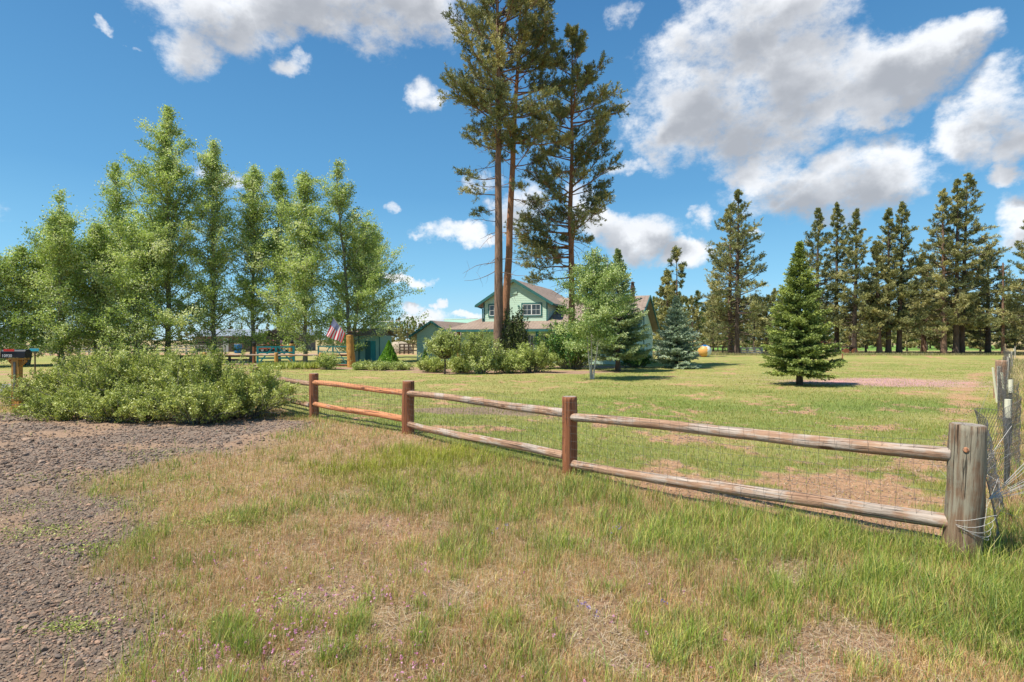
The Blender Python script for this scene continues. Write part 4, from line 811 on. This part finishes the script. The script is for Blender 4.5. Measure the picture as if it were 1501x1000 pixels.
# loose wire wound round the end post
segs = []
for k in range(5):
    z0 = .22 + .035*k; t_ = np.linspace(-2.6, -.2 + .3*k, 16); rr_ = .13 + .012*k
    segs.append(np.column_stack([3.385 + rr_*np.cos(t_), 4.07 + rr_*np.sin(t_), z0 + .03*np.sin(t_*2+k)]))
segs.append([(3.44, 3.95, .50), (3.43, 3.94, .42), (3.41, 3.94, .30), (3.42, 3.945, .24)])
wires('wire_tie', segs, .0014, 'wire_light', fence)
# side fence of wire netting
sf = empty('wire_fence', (3.5, 4.2, 0), label='sagging wire netting fence on thin stakes running back along the right edge', cat='fence')
SP = np.array([(3.52, 4.1), (5.46, 6.0), (7.76, 8.5), (10.6, 11.8), (13.7, 15.3), (18.2, 20.2), (23.2, 25.4), (30, 33), (38, 42), (46, 51)])
tl = np.concatenate([[0], np.cumsum(np.linalg.norm(np.diff(SP, axis=0), axis=1))])
def sp_(s, z, ph=0): 
    x_ = np.interp(s, tl, SP[:, 0]); y_ = np.interp(s, tl, SP[:, 1]); w_ = .05*math.sin(s*1.9+z*3) + .03*math.sin(s*4.7+z*7); return (x_ + w_, y_ - w_, z*(1+.05*math.sin(s*2.3)))
segs = []
for z in np.linspace(.04, 1.0, 13): segs.append([sp_(s, z) for s in np.concatenate([np.linspace(.05, 16, 70), np.linspace(16.5, tl[-1], 40)])])
for s in np.concatenate([np.arange(.1, 8, .07), np.arange(8, 22, .12), np.arange(22, tl[-1], .3)]): segs.append([sp_(s + .05*math.sin(z*7+s*3), z) for z in np.linspace(.0, 1.0, 6)])
wires('netting', segs, .0022, 'wire', sf)
segs = []
knot = np.array([3.515, 4.03, .47]); rng = np.random.default_rng(3)
for k in range(17):
    end = np.array([4.75 + rng.uniform(-.1, .1), 4.55 + rng.uniform(-.15, .2), .55 + .50*k/17]); mid = (knot + end)/2 + np.array([0, 0, -.05 + rng.normal(0, .012)]); tt = np.linspace(0, 1, 8)[:, None]; segs.append(knot*(1-tt)**2 + 2*mid*tt*(1-tt) + end*tt**2)
for k in range(14):
    a = rng.uniform(.1, .9, 3); c = np.array([3.62 + .5*a[0], 4.25 + .5*a[0], .2 + .75*a[1]]); segs.append([c, c + rng.normal(0, .10, 3), c + rng.normal(0, .16, 3), c + rng.normal(0, .2, 3)])
wires('pulled_wires', segs, .0010, 'wire_light', sf)
for (px, top, d, kind) in ((1477, 586, 6.0, 't'), (1481.5, 557, 8.5, 't'), (1467, 528, 15.3, 'w'), (1457, 539, 14.4, 'p'), (1470, 546, 14.0, 'p'), (1464, 537, 14.8, 's'), (1474, 533, 17, 'p'), (1477.5, 523, 23, 's'), (1480, 519, 27, 't'), (1483, 515, 33, 's'), (1486, 511, 42, 't'), (1488, 508, 50, 's')):
    c = P(px, d); z = hz_(top, d); lx = Vector(sf.location); tx = .10 if kind == 'p' else rng.normal(0, .02); p0 = Vector((c[0]+tx*z, c[1], -.05)) - lx; p1 = Vector((c[0]-tx*.3, c[1], z)) - lx
    if kind == 'w': o = log('stake', p0 + lx, p1 + lx, .13, .125, 'log_grey', sf, 5, n=16)
    elif kind == 't':
        o = MB().bar(p0, p1, .045, .012).bar(p0, p1, .010, .045).build('stake', M['postsgreen'], sf); MB().cyl(p1 - Vector((0, 0, .20)), p1 + Vector((0, 0, .004)), .030, .030, 8).build('stake_tip', M['paletip'], o)
    else: MB().bar(p0, p1, .085 if kind == 's' else .05, .03).build('stake', M['greywood' if kind == 's' else 'paletip'], sf, bevel=.004)
# back rail fence, log gate posts and gates
bf = empty('rail_fence', P(515, 32.5), label='brown rail fence with three short orange posts behind the iris clumps', cat='fence'); L0 = bf.location
bp_ = [P(300, 33.5), P(405, 32.8), P(470.5, 32.6), P(514, 32.5)]
def loc_(v): return Vector(v) - L0
for i, p in enumerate(bp_[:3]): log('post', Vector(p) - Vector((0, 0, .1)), Vector((p[0], p[1], hz_(517, 32.7))), .115, .11, 'log_yellow', bf, 760+i, n=14, m_=10)
for i in range(3):
    for z in (.72, .14):
        a, b_ = Vector(bp_[i]), Vector(bp_[i+1]); a.z = b_.z = z; log('rail', a, b_, .055, .055, 'log_red' if i == 2 else 'log_grey', bf, 770+i, n=10, m_=12)
p = P(515, 32.4); gp_ = empty('gate_post', p, label='tall leaning orange log gate post beside the green shed', cat='post')
log('log', Vector(p) + Vector((.02, 0, -.1)), (p[0]-.1, p[1], hz_(491, 32.4)), .25, .19, 'log_yellow', gp_, 780, n=18)
zt = hz_(491, 32.4); MB().box(-.26, .10, -.16, .16, zt+.002, zt+.05).box(-.20, .04, -.10, .10, zt+.05, zt+.16).build('lantern_base', M['darkwood'], gp_); MB().slab([(-.27, -.16, zt+.17), (.11, -.16, zt+.17), (-.08, -.02, zt+.27)], .02).prism([(-.28, zt+.16), (.12, zt+.16), (-.08, zt+.27)], -.17, .17).build('lantern_cap', M['brown_metal'], gp_)
p = P(428, 34.5); g2 = empty('gate_post', p, label='shorter orange log gate post behind the teal gate with a dark lantern', cat='post')
log('log', Vector(p) - Vector((0, 0, .1)), (p[0], p[1], hz_(504, 34.5)), .20, .18, 'log_yellow', g2, 781, n=16); zt = hz_(504, 34.5)
MB().cyl((0, 0, zt), (0, 0, zt+.13), .10, .12, 8).cyl((0, 0, zt+.13), (0, 0, zt+.24), .15, .02, 8).build('lantern', M['black'], g2)
p = P(372.5, 33.8); g3 = empty('gate_post', p, label='dark slim gate post with a black lantern, left of the teal gate', cat='post')
log('log', Vector(p) - Vector((0, 0, .1)), (p[0], p[1], hz_(508, 33.8)), .09, .09, 'log_red', g3, 782, n=12); zt = hz_(508, 33.8)
MB().cyl((0, 0, zt), (0, 0, zt+.2), .10, .12, 8).cyl((0, 0, zt+.2), (0, 0, zt+.30), .15, .02, 8).build('lantern', M['black'], g3)
def gate(pa, pb, z0, z1, lab, mat, thin=1.0, n=4):
    g = empty('gate', (pa+pb)/2, math.atan2(pb[1]-pa[1], pb[0]-pa[0]), label=lab, cat='gate', group=None); L = np.linalg.norm((pb-pa)[:2]); a = -L/2; H = z1-z0; w = .10*thin
    MB().box(a, a+.12*thin, -.03, .03, z0, z1).box(-a-.12*thin, -a, -.03, .03, z0, z1).box(-.06*thin, .06*thin, -.033, .027, z0, z1).build('frame', M[mat], g)
    f = MB()
    for k in range(n): zz = z0 + (H-w)*k/(n-1); f.box(a+.12*thin, -a-.12*thin, -.022, .018, zz, zz+w)
    f.build('rail', M[mat], g); b1 = MB()
    for s in (-1, 1): b1.bar((s*L*.45, -.045, z0+.05), (s*L*.07, -.045, z1-.05), .02, .08*thin)
    b1.build('brace', M[mat], g); return g
gate(P(376, 33.4), P(432, 34.0), .12, hz_(507.5, 33.7), 'teal painted timber gate with diagonal braces left of the flag', 'teal', 1.0)
gate(P(466, 34.8), P(511, 33.2), .14, hz_(507, 34), 'dull green timber gate joined to the tall orange log post', 'dteal', .8)
# flag on its pole
fl = empty('flag', P(511, 32.2), label='american flag hanging from a slanting pole on the orange log post', cat='flag')
pt, pb = P(487, 32.2, 464) - np.array(fl.location), P(513, 32.3, 497) - np.array(fl.location)
MB().cyl(pb, pt, .022, .018, 8).build('pole', M['greywood'], fl)
def flag_mat():
    m, t, b, out = base_mat('flag_cloth'); a = t.n('ShaderNodeAttribute'); a.attribute_name = 'col'; t.l(a.outputs['Vector'], b.inputs['Base Color']); b.inputs['Roughness'].default_value = .7
    tr = t.n('ShaderNodeBsdfTranslucent'); t.l(a.outputs['Vector'], tr.inputs[0]); mx = t.n('ShaderNodeMixShader'); mx.inputs[0].default_value = .35; t.l(b.outputs[0], mx.inputs[1]); t.l(tr.outputs[0], mx.inputs[2]); t.l(mx.outputs[0], out.inputs[0]); return m
top_ = pt + (pb-pt)*.08; low_ = pt + (pb-pt)*.72      # hoist edge along the pole; cloth hangs down and to the left
NU, NV = 52, 60
def fpt(u, v):     # u along hoist (0..1 top to bottom stripe), v along the fly
    h = top_ + (low_-top_)*u; dn = np.array([-.50 + .45*u*.75, 0, -1.02 + .42*u]); return h + dn*v*(1.0) + np.array([.05*math.sin(u*9+v*2)*v, .05*math.sin(u*15 + v*1.5)*v, 0])
V = [fpt(i/NU, j/NV) for i in range(NU+1) for j in range(NV+1)]; F, A_ = [], []
for i in range(NU):
    for j in range(NV):
        F.append((i*(NV+1)+j, (i+1)*(NV+1)+j, (i+1)*(NV+1)+j+1, i*(NV+1)+j+1)); u, v = (i+.5)/NU, (j+.5)/NV; red = int(u*13) % 2 == 0
        c = (.80, .05, .09) if red else (.90, .84, .84)
        if u < 7/13 and v < .4:
            c = (.09, .11, .36); rr_ = u/(7/13)*9.999; cc_ = v/.4*11.999
            if int(rr_) % 2 == int(cc_) % 2 and abs(rr_ % 1 - .5) < .38 and abs(cc_ % 1 - .5) < .38: c = (.62, .62, .68)
        A_.append(c)
link('cloth', npmesh('cloth', V, F, np.array(A_), True), flag_mat(), fl)

# ------------------------------------------------------------------ house
TH = R(22); hx, hy = .2, 40.0
hs_e = empty('house', (hx, hy, 0), -TH, label='pale green two storey house with brown shingle roofs behind the pines', cat='house')
zE, zR = 2.32, 4.85
# ground floor walls
MB().box(-4.4, 3.2, .0, 9.6, 0, 2.35).box(3.2, 8.6, -.84, 9.6, 0, 2.35).prism([(-.84, 2.352), (9.6, 2.352), (4.4, 4.72)], 8.44, 8.6, 'x').build('wall', M['siding'], hs_e)
# main roof: hip on the left, gable on the right
k_ = (zR-zE)/5.7; rf = MB(); yl, yr = -1.3, 10.1; t_ = .14
rf.slab([(-4.9, yl, zE+.1), (9.1, yl, zE+.1), (9.1, 4.4, zR+.1), (.8, 4.4, zR+.1)], t_); rf.slab([(9.1, yr, zE+.1), (-4.9, yr, zE+.1), (.8, 4.4, zR+.1), (9.1, 4.4, zR+.1)], t_); rf.slab([(-4.9, yr, zE+.1), (-4.9, yl, zE+.1), (.8, 4.4, zR+.1)], t_)
roof = rf.build('roof', M['shingle'], hs_e)
MB().box(-5.0, 9.1, -1.42, -1.30, zE-.10, zE+.06).box(-5.02, -4.905, -1.30, 10.0, zE-.10, zE+.06).build('gutter', M['dteal'], hs_e)
MB().bar((9.13, -1.36, zE+.0), (9.13, 4.4, zR+.03), .06, .20).bar((9.13, 10.14, zE+.0), (9.13, 4.4, zR+.03), .06, .20).build('fascia', M['dteal'], hs_e)
MB().box(8.61, 8.66, -.90, -.80, 0, 2.4).build('corner_trim', M['dteal'], hs_e); MB().box(8.61, 8.66, 4.5, 4.58, 0, 4.5).build('wall_trim', M['dteal'], hs_e)
MB().box(-4.8, 8.6, -1.29, -.02, zE-.06, zE-.04).build('soffit', M['siding'], hs_e)
ch = MB(); ch.box(7.85, 8.13, 3.2, 3.5, 4.2, 5.6).build('chimney', M['darkwood'], roof); MB().cyl((7.99, 3.35, 5.6), (7.99, 3.35, 5.8), .12, .12, 10).cyl((7.99, 3.35, 5.83), (7.99, 3.35, 5.92), .19, .05, 10).build('chimney_cap', M['brown_metal'], roof)
# upper storey
UX0, UX1, UD, zw, zp = -2.5, 2.52, 8.5, 4.42, 5.93
MB().prism([(UX0, 2.4), (UX1, 2.4), (UX1, zw), (0, zp), (UX0, zw)], 0.004, UD).build('upper_wall', M['siding'], hs_e)
ov, oy = .52, -.26; sl_ = (zp-zw)/2.5; ur = MB()
for s in (-1, 1): ur.slab([(0, oy, zp+.13), (0, UD+.3, zp+.13), (s*(2.5+ov), UD+.3, zw-sl_*ov+.13), (s*(2.5+ov), oy, zw-sl_*ov+.13)][::s], .12)
ur.build('upper_roof', M['shingle'], hs_e); fz = MB()
for s in (-1, 1): fz.bar((s*.0, oy-.03, zp+.06), (s*(2.52+ov), oy-.03, zw-sl_*ov+.05), .05, .19)
fz.build('fascia', M['dteal'], hs_e)
MB().box(-2.52-ov-.1, -2.5-ov-.01, oy, UD+.2, zw-sl_*ov-.02, zw-sl_*ov+.1).box(2.5+ov+.01, 2.52+ov+.1, oy, UD+.2, zw-sl_*ov-.02, zw-sl_*ov+.1).build('gutter', M['dteal'], hs_e)
MB().bar((-2.9, -.3, 4.1), (-2.56, -.07, 3.95), .06, .06).bar((-2.56, -.07, 3.98), (-2.56, -.07, 3.0), .07, .07).build('downspout', M['dteal'], hs_e)
MB().box(UX0-.01, UX0+.08, -.03, .0, 2.6, zw-.0).build('corner_trim', M['dteal'], hs_e); MB().box(UX1-.08, UX1+.01, -.03, .0, 2.6, zw).build('corner_trim', M['dteal'], hs_e)
MB().box(-.18, .18, -.05, -.002, 5.0, 5.36).box(-.14, .14, -.06, -.05, 5.06, 5.10).box(-.14, .14, -.06, -.05, 5.16, 5.20).box(-.14, .14, -.06, -.05, 5.26, 5.30).build('vent', M['siding'], hs_e)
def window(x0, x1, z0, z1, y, grid=(2, 1), trim='dteal', par=hs_e, tw=.09, lab=None):
    o = MB().box(x0-tw, x1+tw, y-.045, y-.002, z0-tw, z0).box(x0-tw, x1+tw, y-.045, y-.002, z1, z1+tw).box(x0-tw, x0, y-.045, y-.002, z0, z1).box(x1, x1+tw, y-.045, y-.002, z0, z1).build('window', M[trim], par)
    if lab: o['label'] = lab
    f = .05; mb = MB().box(x0, x1, y-.035, y-.004, z0, z0+f).box(x0, x1, y-.035, y-.004, z1-f, z1).box(x0, x0+f, y-.035, y-.004, z0+f, z1-f).box(x1-f, x1, y-.035, y-.004, z0+f, z1-f); xm = (x0+x1)/2
    mb.box(xm-.035, xm+.035, y-.038, y-.004, z0+f, z1-f); zm = (z0+z1)/2; n_ = grid[0]
    for side in ((x0+f, xm-.035), (xm+.035, x1-f)):
        w_ = (side[1]-side[0])
        for k in range(1, n_): mb.box(side[0]+w_*k/n_-.010, side[0]+w_*k/n_+.010, y-.026, y-.010, z0+f, z1-f)
        for k in range(1, grid[1]+1): zz = z0+(z1-z0)*k/(grid[1]+1); mb.box(side[0], side[1], y-.028, y-.009, zz-.010, zz+.010)
    mb.build('frame', M['white'], o); MB().box(x0+.02, x1-.02, y-.020, y-.012, z0+.02, z1-.02).build('pane', M['glass'], o); return o
window(-2.02, -.52, 3.42, 4.22, 0, (2, 1)); window(.62, 2.02, 3.42, 4.22, 0, (2, 1))
MB().box(.25, .37, -.06, 0, 4.05, 4.15).build('wall_lamp', M['dteal'], hs_e)
o = window(.95, 2.05, .25, 2.0, 0, (2, 2), 'white'); o.name = 'patio_door'; window(2.25, 2.95, .8, 2.0, 0, (1, 2), 'white'); window(4.2, 5.6, .9, 2.0, -.84, (2, 1)); window(-3.6, -2.6, 1.0, 2.0, 0, (2, 1), 'white')
for x in (-4.05, -2.2, 2.12): MB().box(x-.09, x+.09, -1.18, -1.0, 0, zE-.06).build('porch_post', M['log_red'] if x < 0 else M['dteal'], hs_e)
MB().cyl((-1.2, 6.2, 3.2), (-1.2, 6.2, 3.8), .01, .01, 6).cyl((-3.2, 2.0, 2.9), (-3.2, 2.0, 3.50), .10, .10, 12).cyl((-3.2, 2.0, 3.52), (-3.2, 2.0, 3.62), .14, .14, 12).build('stovepipe', M['black'], roof)
# low front wing on the left
gx0, gx1, gw = -8.55, -5.6, .36
MB().prism([(gx0, 0), (gx1, 0), (gx1, 2.12), (-7.08, 3.02), (gx0, 2.12)], gw, gw+7).build('wing_wall', M['siding'], hs_e)
MB().box(gx1, -4.4, 2.2, 7.36, 0, 2.3).build('link_wall', M['siding'], hs_e)
wr = MB(); sg = .9/1.475
for s in (-1, 1): wr.slab([(-7.08, gw-.3, 3.14), (-7.08, gw+7.4, 3.14), (-7.08+s*1.95, gw+7.4, 3.14-sg*1.95), (-7.08+s*1.95, gw-.3, 3.14-sg*1.95)][::s], .11)
wr.build('wing_roof', M['shingle'], hs_e)
lr = MB().slab([(-5.2, 1.6, 2.12), (-4.4, 1.6, 2.4), (-4.4, 7.4, 2.9), (-7.0, 7.4, 3.0)], .1); lr.build('link_roof', M['shingle'], hs_e)
fz = MB()
for s in (-1, 1): fz.bar((-7.08, gw-.33, 3.07), (-7.08+s*2.0, gw-.33, 3.07-sg*2.0), .05, .17)
fz.build('fascia', M['dteal'], hs_e)
MB().box(-7.2, -6.96, gw-.04, gw-.002, 2.5, 2.74).build('vent', M['siding'], hs_e)
# long pale green roofed outbuilding behind the low wing
bb_ = empty('outbuilding', P(665, 56), 0, label='long building with a pale green metal roof just above the low wing ridge', cat='building'); xa, xb = P(646, 56)[0] - bb_.location.x, P(716, 56)[0] - bb_.location.x
MB().box(xa+.3, xb-.3, .4, 6.4, 0, 2.6).build('wall', M['siding'], bb_); rzz = hz_(467, 59); MB().slab([(xa, 0, 2.55), (xb, 0, 2.55), (xb, 3.4, rzz), (xa, 3.4, rzz)], .1).slab([(xb, 6.8, 2.55), (xa, 6.8, 2.55), (xa, 3.4, rzz), (xb, 3.4, rzz)], .1).build('roof', M['green_metal'], bb_)
# shed
c = P(541, 41); sh = empty('shed', c, R(-10), label='small green garden shed with dark teal doors under the poplars', cat='shed')
MB().box(-.95, 1.08, -.5, 1.7, 0, 1.95).build('wall', M['shed_wall'], sh); MB().box(-1.0, -.60, -.535, -.502, .05, 1.95).build('side_panel', M['shed_light'], sh); MB().box(-.60, -.52, -.55, -.502, .0, 1.96).build('corner_trim', M['dteal'], sh); MB().box(1.03, 1.10, -.55, -.502, 0, 1.96).build('corner_trim', M['dteal'], sh)
for x in (-.05, .36): MB().box(x, x+.39, -.545, -.502, .06, 1.55).build('door', M['dteal' if x < 0 else 'teal'], sh)
MB().slab([(-1.2, -.8, 2.0), (1.3, -.8, 2.0), (1.3, .7, 2.5), (-1.2, .7, 2.5)], .07).slab([(1.3, 2.0, 2.0), (-1.2, 2.0, 2.0), (-1.2, .7, 2.5), (1.3, .7, 2.5)], .07).prism([(-.5, 1.95), (1.7, 1.95), (.7, 2.4)], -.95, -.90, 'x').prism([(-.5, 1.95), (1.7, 1.95), (.7, 2.4)], 1.0, 1.05, 'x').build('roof', M['shingle'], sh)
# buildings and vehicle far left, seen under the poplars
c = P(345, 74); bn = empty('barn', c, R(4), label='long low tan building behind the poplars left of the teal gate', cat='building')
MB().box(-5.2, 3.0, 0, 6, 0, 2.2).build('wall', M['tan'], bn); MB().slab([(-5.6, -.5, 2.2), (3.4, -.5, 2.2), (3.4, 3, 3.1), (-5.6, 3, 3.1)], .1).slab([(3.4, 6.5, 2.2), (-5.6, 6.5, 2.2), (-5.6, 3, 3.1), (3.4, 3, 3.1)], .1).build('roof', M['grey_metal'], bn)
MB().box(-1.6, -.9, -.04, -.002, 0, 1.9).build('door', M['white'], bn); MB().box(1.2, 2.0, -.04, -.002, .8, 1.5).build('window', M['glass'], bn)
c = P(401, 80); b2 = empty('house', c, R(-8), label='grey roofed brown building seen between two poplar trunks above the teal gate', cat='building')
MB().prism([(-2.6, 0), (3.4, 0), (3.4, 2.4), (1.6, 3.5), (-2.6, 1.9)], 0, 6).build('wall', M['tan'], b2); MB().slab([(-3.2, -.8, 1.8), (1.7, -.8, 3.7), (1.7, 6.5, 3.7), (-3.2, 6.5, 1.8)], .14).slab([(1.7, -.8, 3.7), (4.0, -.8, 2.4), (4.0, 6.5, 2.4), (1.7, 6.5, 3.7)], .14).build('roof', M['grey_metal'], b2); MB().box(1.0, 2.2, -.05, -.002, .9, 2.0).build('window', M['glass'], b2)
c = P(404, 70); vh = empty('truck', c, R(3), label='faded red pickup truck parked behind the teal gate', cat='truck')
MB().prism([(-2.2, .45), (2.2, .45), (2.2, 1.02), (.9, 1.08), (-.9, 1.12), (-2.1, .98)], -.85, .85).build('body', M['vehicle_red'], vh, bevel=.03); MB().prism([(-.85, 1.12), (.85, 1.08), (.55, 1.58), (-.35, 1.60)], -.75, .75).build('cab', M['vehicle_red'], vh, bevel=.03); MB().prism([(-.62, 1.14), (.68, 1.12), (.46, 1.50), (-.28, 1.51)], -.762, .762).build('window', M['glass'], vh)
for x in (-1.35, 1.35):
    for y_ in (-.80, .62): w_ = MB().cyl((x, y_, .36), (x, y_+.2, .36), .36, .36, 18).build('wheel', M['black'], vh); MB().cyl((x, y_-.012, .36), (x, y_+.01, .36), .19, .19, 14).build('rim', M['grey_metal'], w_)
MB().box(-2.24, -2.19, -.65, -.40, .70, .86).build('headlight', M['white'], vh)
c = P(349, 66); br = empty('barrel', c, label='blue plastic barrel in front of the tan building', cat='barrel'); MB().cyl((0, 0, 0), (0, 0, .12), .36, .42, 16).cyl((0, 0, .12), (0, 0, 1.0), .42, .42, 16).cyl((0, 0, 1.0), (0, 0, 1.1), .42, .36, 16).build('body', M['blue'], br); MB().cyl((0, 0, 1.1), (0, 0, 1.15), .38, .38, 16).build('lid', M['white'], br)
# plank fence behind the poplars
def plankfence(xs, d, top, n, lab, mat='darkwood', rails=(.35, .75), boards=False, group=None):
    c = P(xs[0], d); e = empty('plank_fence', c, label=lab, cat='fence', group=group); x1 = P(xs[1], d)[0]-c[0]; zt = hz_(top, d)
    for k in range(n+1): MB().box(x1*k/n-.07, x1*k/n+.07, -.06, .06, 0, zt).build('post', M[mat], e)
    for f in rails: MB().box(-.05, x1+.05, -.10, -.063, zt*f, zt*f+.13).build('rail', M[mat], e)
plankfence((-40, 330), 58, 506, 26, 'long grey plank fence behind the left poplars', 'greywood', (.3, .6, .88))
plankfence((230, 372), 37.5, 521, 4, 'low dark rail fence reaching the left side of the teal gate', 'darkwood', (.35, .8))
plankfence((586, 612), 62, 504, 4, 'dark pole corral fence between the shed and the low wing', 'darkwood', (.3, .62, .9))
plankfence((1041, 1078), 61, 507, 2, 'weathered rail fence left of the big full pine', 'darkwood', (.35, .8)); plankfence((1086, 1117), 60, 509, 3, 'silvery plank fence right of the big full pine', 'greywood', (.2, .5, .8)); plankfence((1000, 1230), 78, 502.5, 22, 'distant post and rail fence across the green field', 'darkwood', (.75,))
# dirt mound
rng = np.random.default_rng(5); V0, F0 = ico(4); nn = 1 + .10*(fbm(V0[:, 0]*3+9, V0[:, 1]*3+V0[:, 2]*2, 1.0, 7, 4)-.5)*2; o = link('dirt_mound', npmesh('dirt_mound', V0*nn[:, None]*np.array([1.35, 1.2, .95])*np.array([1.4, 1, 1.3]), F0, None, True), plain('pale_dirt', (.44, .36, .27), .95, 0, .2, 4, .1, .03), None, P(582, 66) + np.array([0, 0, .2])); tag(o, 'pale mound of earth behind the corral fence, left of the low wing', 'mound')
# ball under the trees
c = P(1033, 52); bl = empty('round_tank', c, label='round orange and white tank with a blue cap, right of the blue spruce', cat='tank'); r_ = .62; V0, F0 = ico(3)
for nm, sel, mt in (('orange_side', lambda v: (v[:, 0] < .1) & (v[:, 2] <= .75), 'orange'), ('white_side', lambda v: (v[:, 0] >= .1) & (v[:, 2] <= .75), 'white'), ('cap', lambda v: v[:, 2] > .75, 'blue')):
    cc_ = V0[F0].mean(1); f = F0[sel(cc_)]; link(nm, npmesh(nm, V0*r_ + [0, 0, r_*.9], f, None, True), M[mt], bl)
# rusty roofed shelter and machine at the field edge
c = P(1190, 66); st = empty('shelter', c, label='open shelter with a rusty red roof behind the lawn spruce', cat='shelter'); MB().slab([(-2.6, -.6, 1.25), (1.9, -.6, 1.25), (.6, 1.6, 2.0), (-1.8, 1.6, 2.0)], .06).build('roof', M['rusty'], st)
for x in (-2.2, 1.6): MB().bar((x, 0, 0), (x*.95, 0, 1.35), .14, .14).build('post', M['rusty'], st)
c = P(1245, 62); mc = empty('machine', c, label='small rusty farm implement beside the slim pine', cat='machine'); MB().box(-.75, .75, -.2, .3, .35, .62).box(-.62, .58, -.3, .4, .8, .95).bar((-.7, 0, .5), (.6, 0, 1.2), .08, .08).bar((.6, 0, .5), (-.5, 0, 1.15), .08, .08).build('frame', M['darkwood'], mc)
for x in (-.5, .45): MB().cyl((x, -.3, .33), (x, -.2, .33), .33, .33, 14).build('wheel', M['rusty'], mc)
mt_ = empty('marker_post', P(1235, 36.5), label='thin rusty marker post just right of the lawn spruce', cat='post'); MB().cyl((0, 0, 0), (0, 0, hz_(513, 36.5)), .035, .035, 8).build('shaft', M['rusty'], mt_); MB().cyl((0, 0, hz_(513, 36.5)), (0, 0, hz_(513, 36.5)+.04), .05, .05, 8).build('cap', M['black'], mt_)
# overhead cable
tt = np.linspace(0, 1, 30)[:, None]; a, b_ = P(-80, 60, 455), P(700, 46, 467); pp = a*(1-tt) + b_*tt; pp[:, 2] -= (tt*(1-tt)*3.2)[:, 0]; G_ = Geo(); tube(G_, pp, .022, .022, 5); o = link('overhead_cable', G_.mesh('overhead_cable'), M['black']); tag(o, 'thin dark overhead cable running behind the poplars to the house', 'cable')
# mailbox
c = P(24, 13.0); mb = empty('mailbox', c, R(3), label='black mailbox with a red flag on an orange timber post', cat='mailbox'); zb, zt = hz_(524.5, 13), hz_(512.3, 13)
def rmail(x0, x1, e=0): 
    w_, r = .095, .095; prof = [(-w_-e, zb-e), (w_+e, zb-e), (w_+e, zt-.07)] + [((w_+e)*math.cos(a), zt-.07 + (.07+e)*math.sin(a)) for a in np.linspace(.25, math.pi-.25, 8)] + [(-w_-e, zt-.07)]
    return MB().prism(prof, x0, x1, 'x')
rmail(-.27, .27).build('box', M['black'], mb, bevel=.003); rmail(-.287, -.272, .006).build('door', M['black'], mb)
MB().box(-.20, .04, -.112, -.105, zt-.045, zt+.012).build('signal_flag', M['red'], mb)
fc = bpy.data.curves.new('house_number', 'FONT'); fc.body = '10930'; fc.size = .095; fc.extrude = .002; fo = bpy.data.objects.new('t', fc); COL.objects.link(fo); dg = bpy.context.evaluated_depsgraph_get(); me = bpy.data.meshes.new_from_object(fo.evaluated_get(dg)); bpy.data.objects.remove(fo)
me.materials.clear(); o = link('house_number', me, M['white'], mb, (-.25, -.104, zb+.018)); o.rotation_euler = (R(90), 0, 0)
MB().box(-.07, .10, -.06, .06, -.1, zb-.04).build('post', M['log_yellow'], mb); MB().box(-.18, .25, -.075, .075, zb-.045, zb-.008).build('shelf', M['log_yellow'], mb)
MB().bar((-.16, 0, zb-.06), (-.01, 0, zb-.22), .05, .05).bar((.23, 0, zb-.06), (.06, 0, zb-.22), .05, .05).build('brace', M['log_yellow'], mb); MB().box(-.015, .035, -.075, -.063, .25, zb-.10).build('newspaper_bracket', M['postsgreen'], mb)
c = P(50.5, 26); sg_ = empty('street_sign', c, label='small blue street sign behind the bushes right of the mailbox', cat='sign'); MB().cyl((0, .03, 0), (0, .03, 1.2), .03, .03, 8).build('post', M['brown_metal'], sg_); MB().box(-.22, .22, -.02, .0, hz_(515, 26), hz_(511, 26)).build('panel', M['signblue'], sg_, bevel=.004)
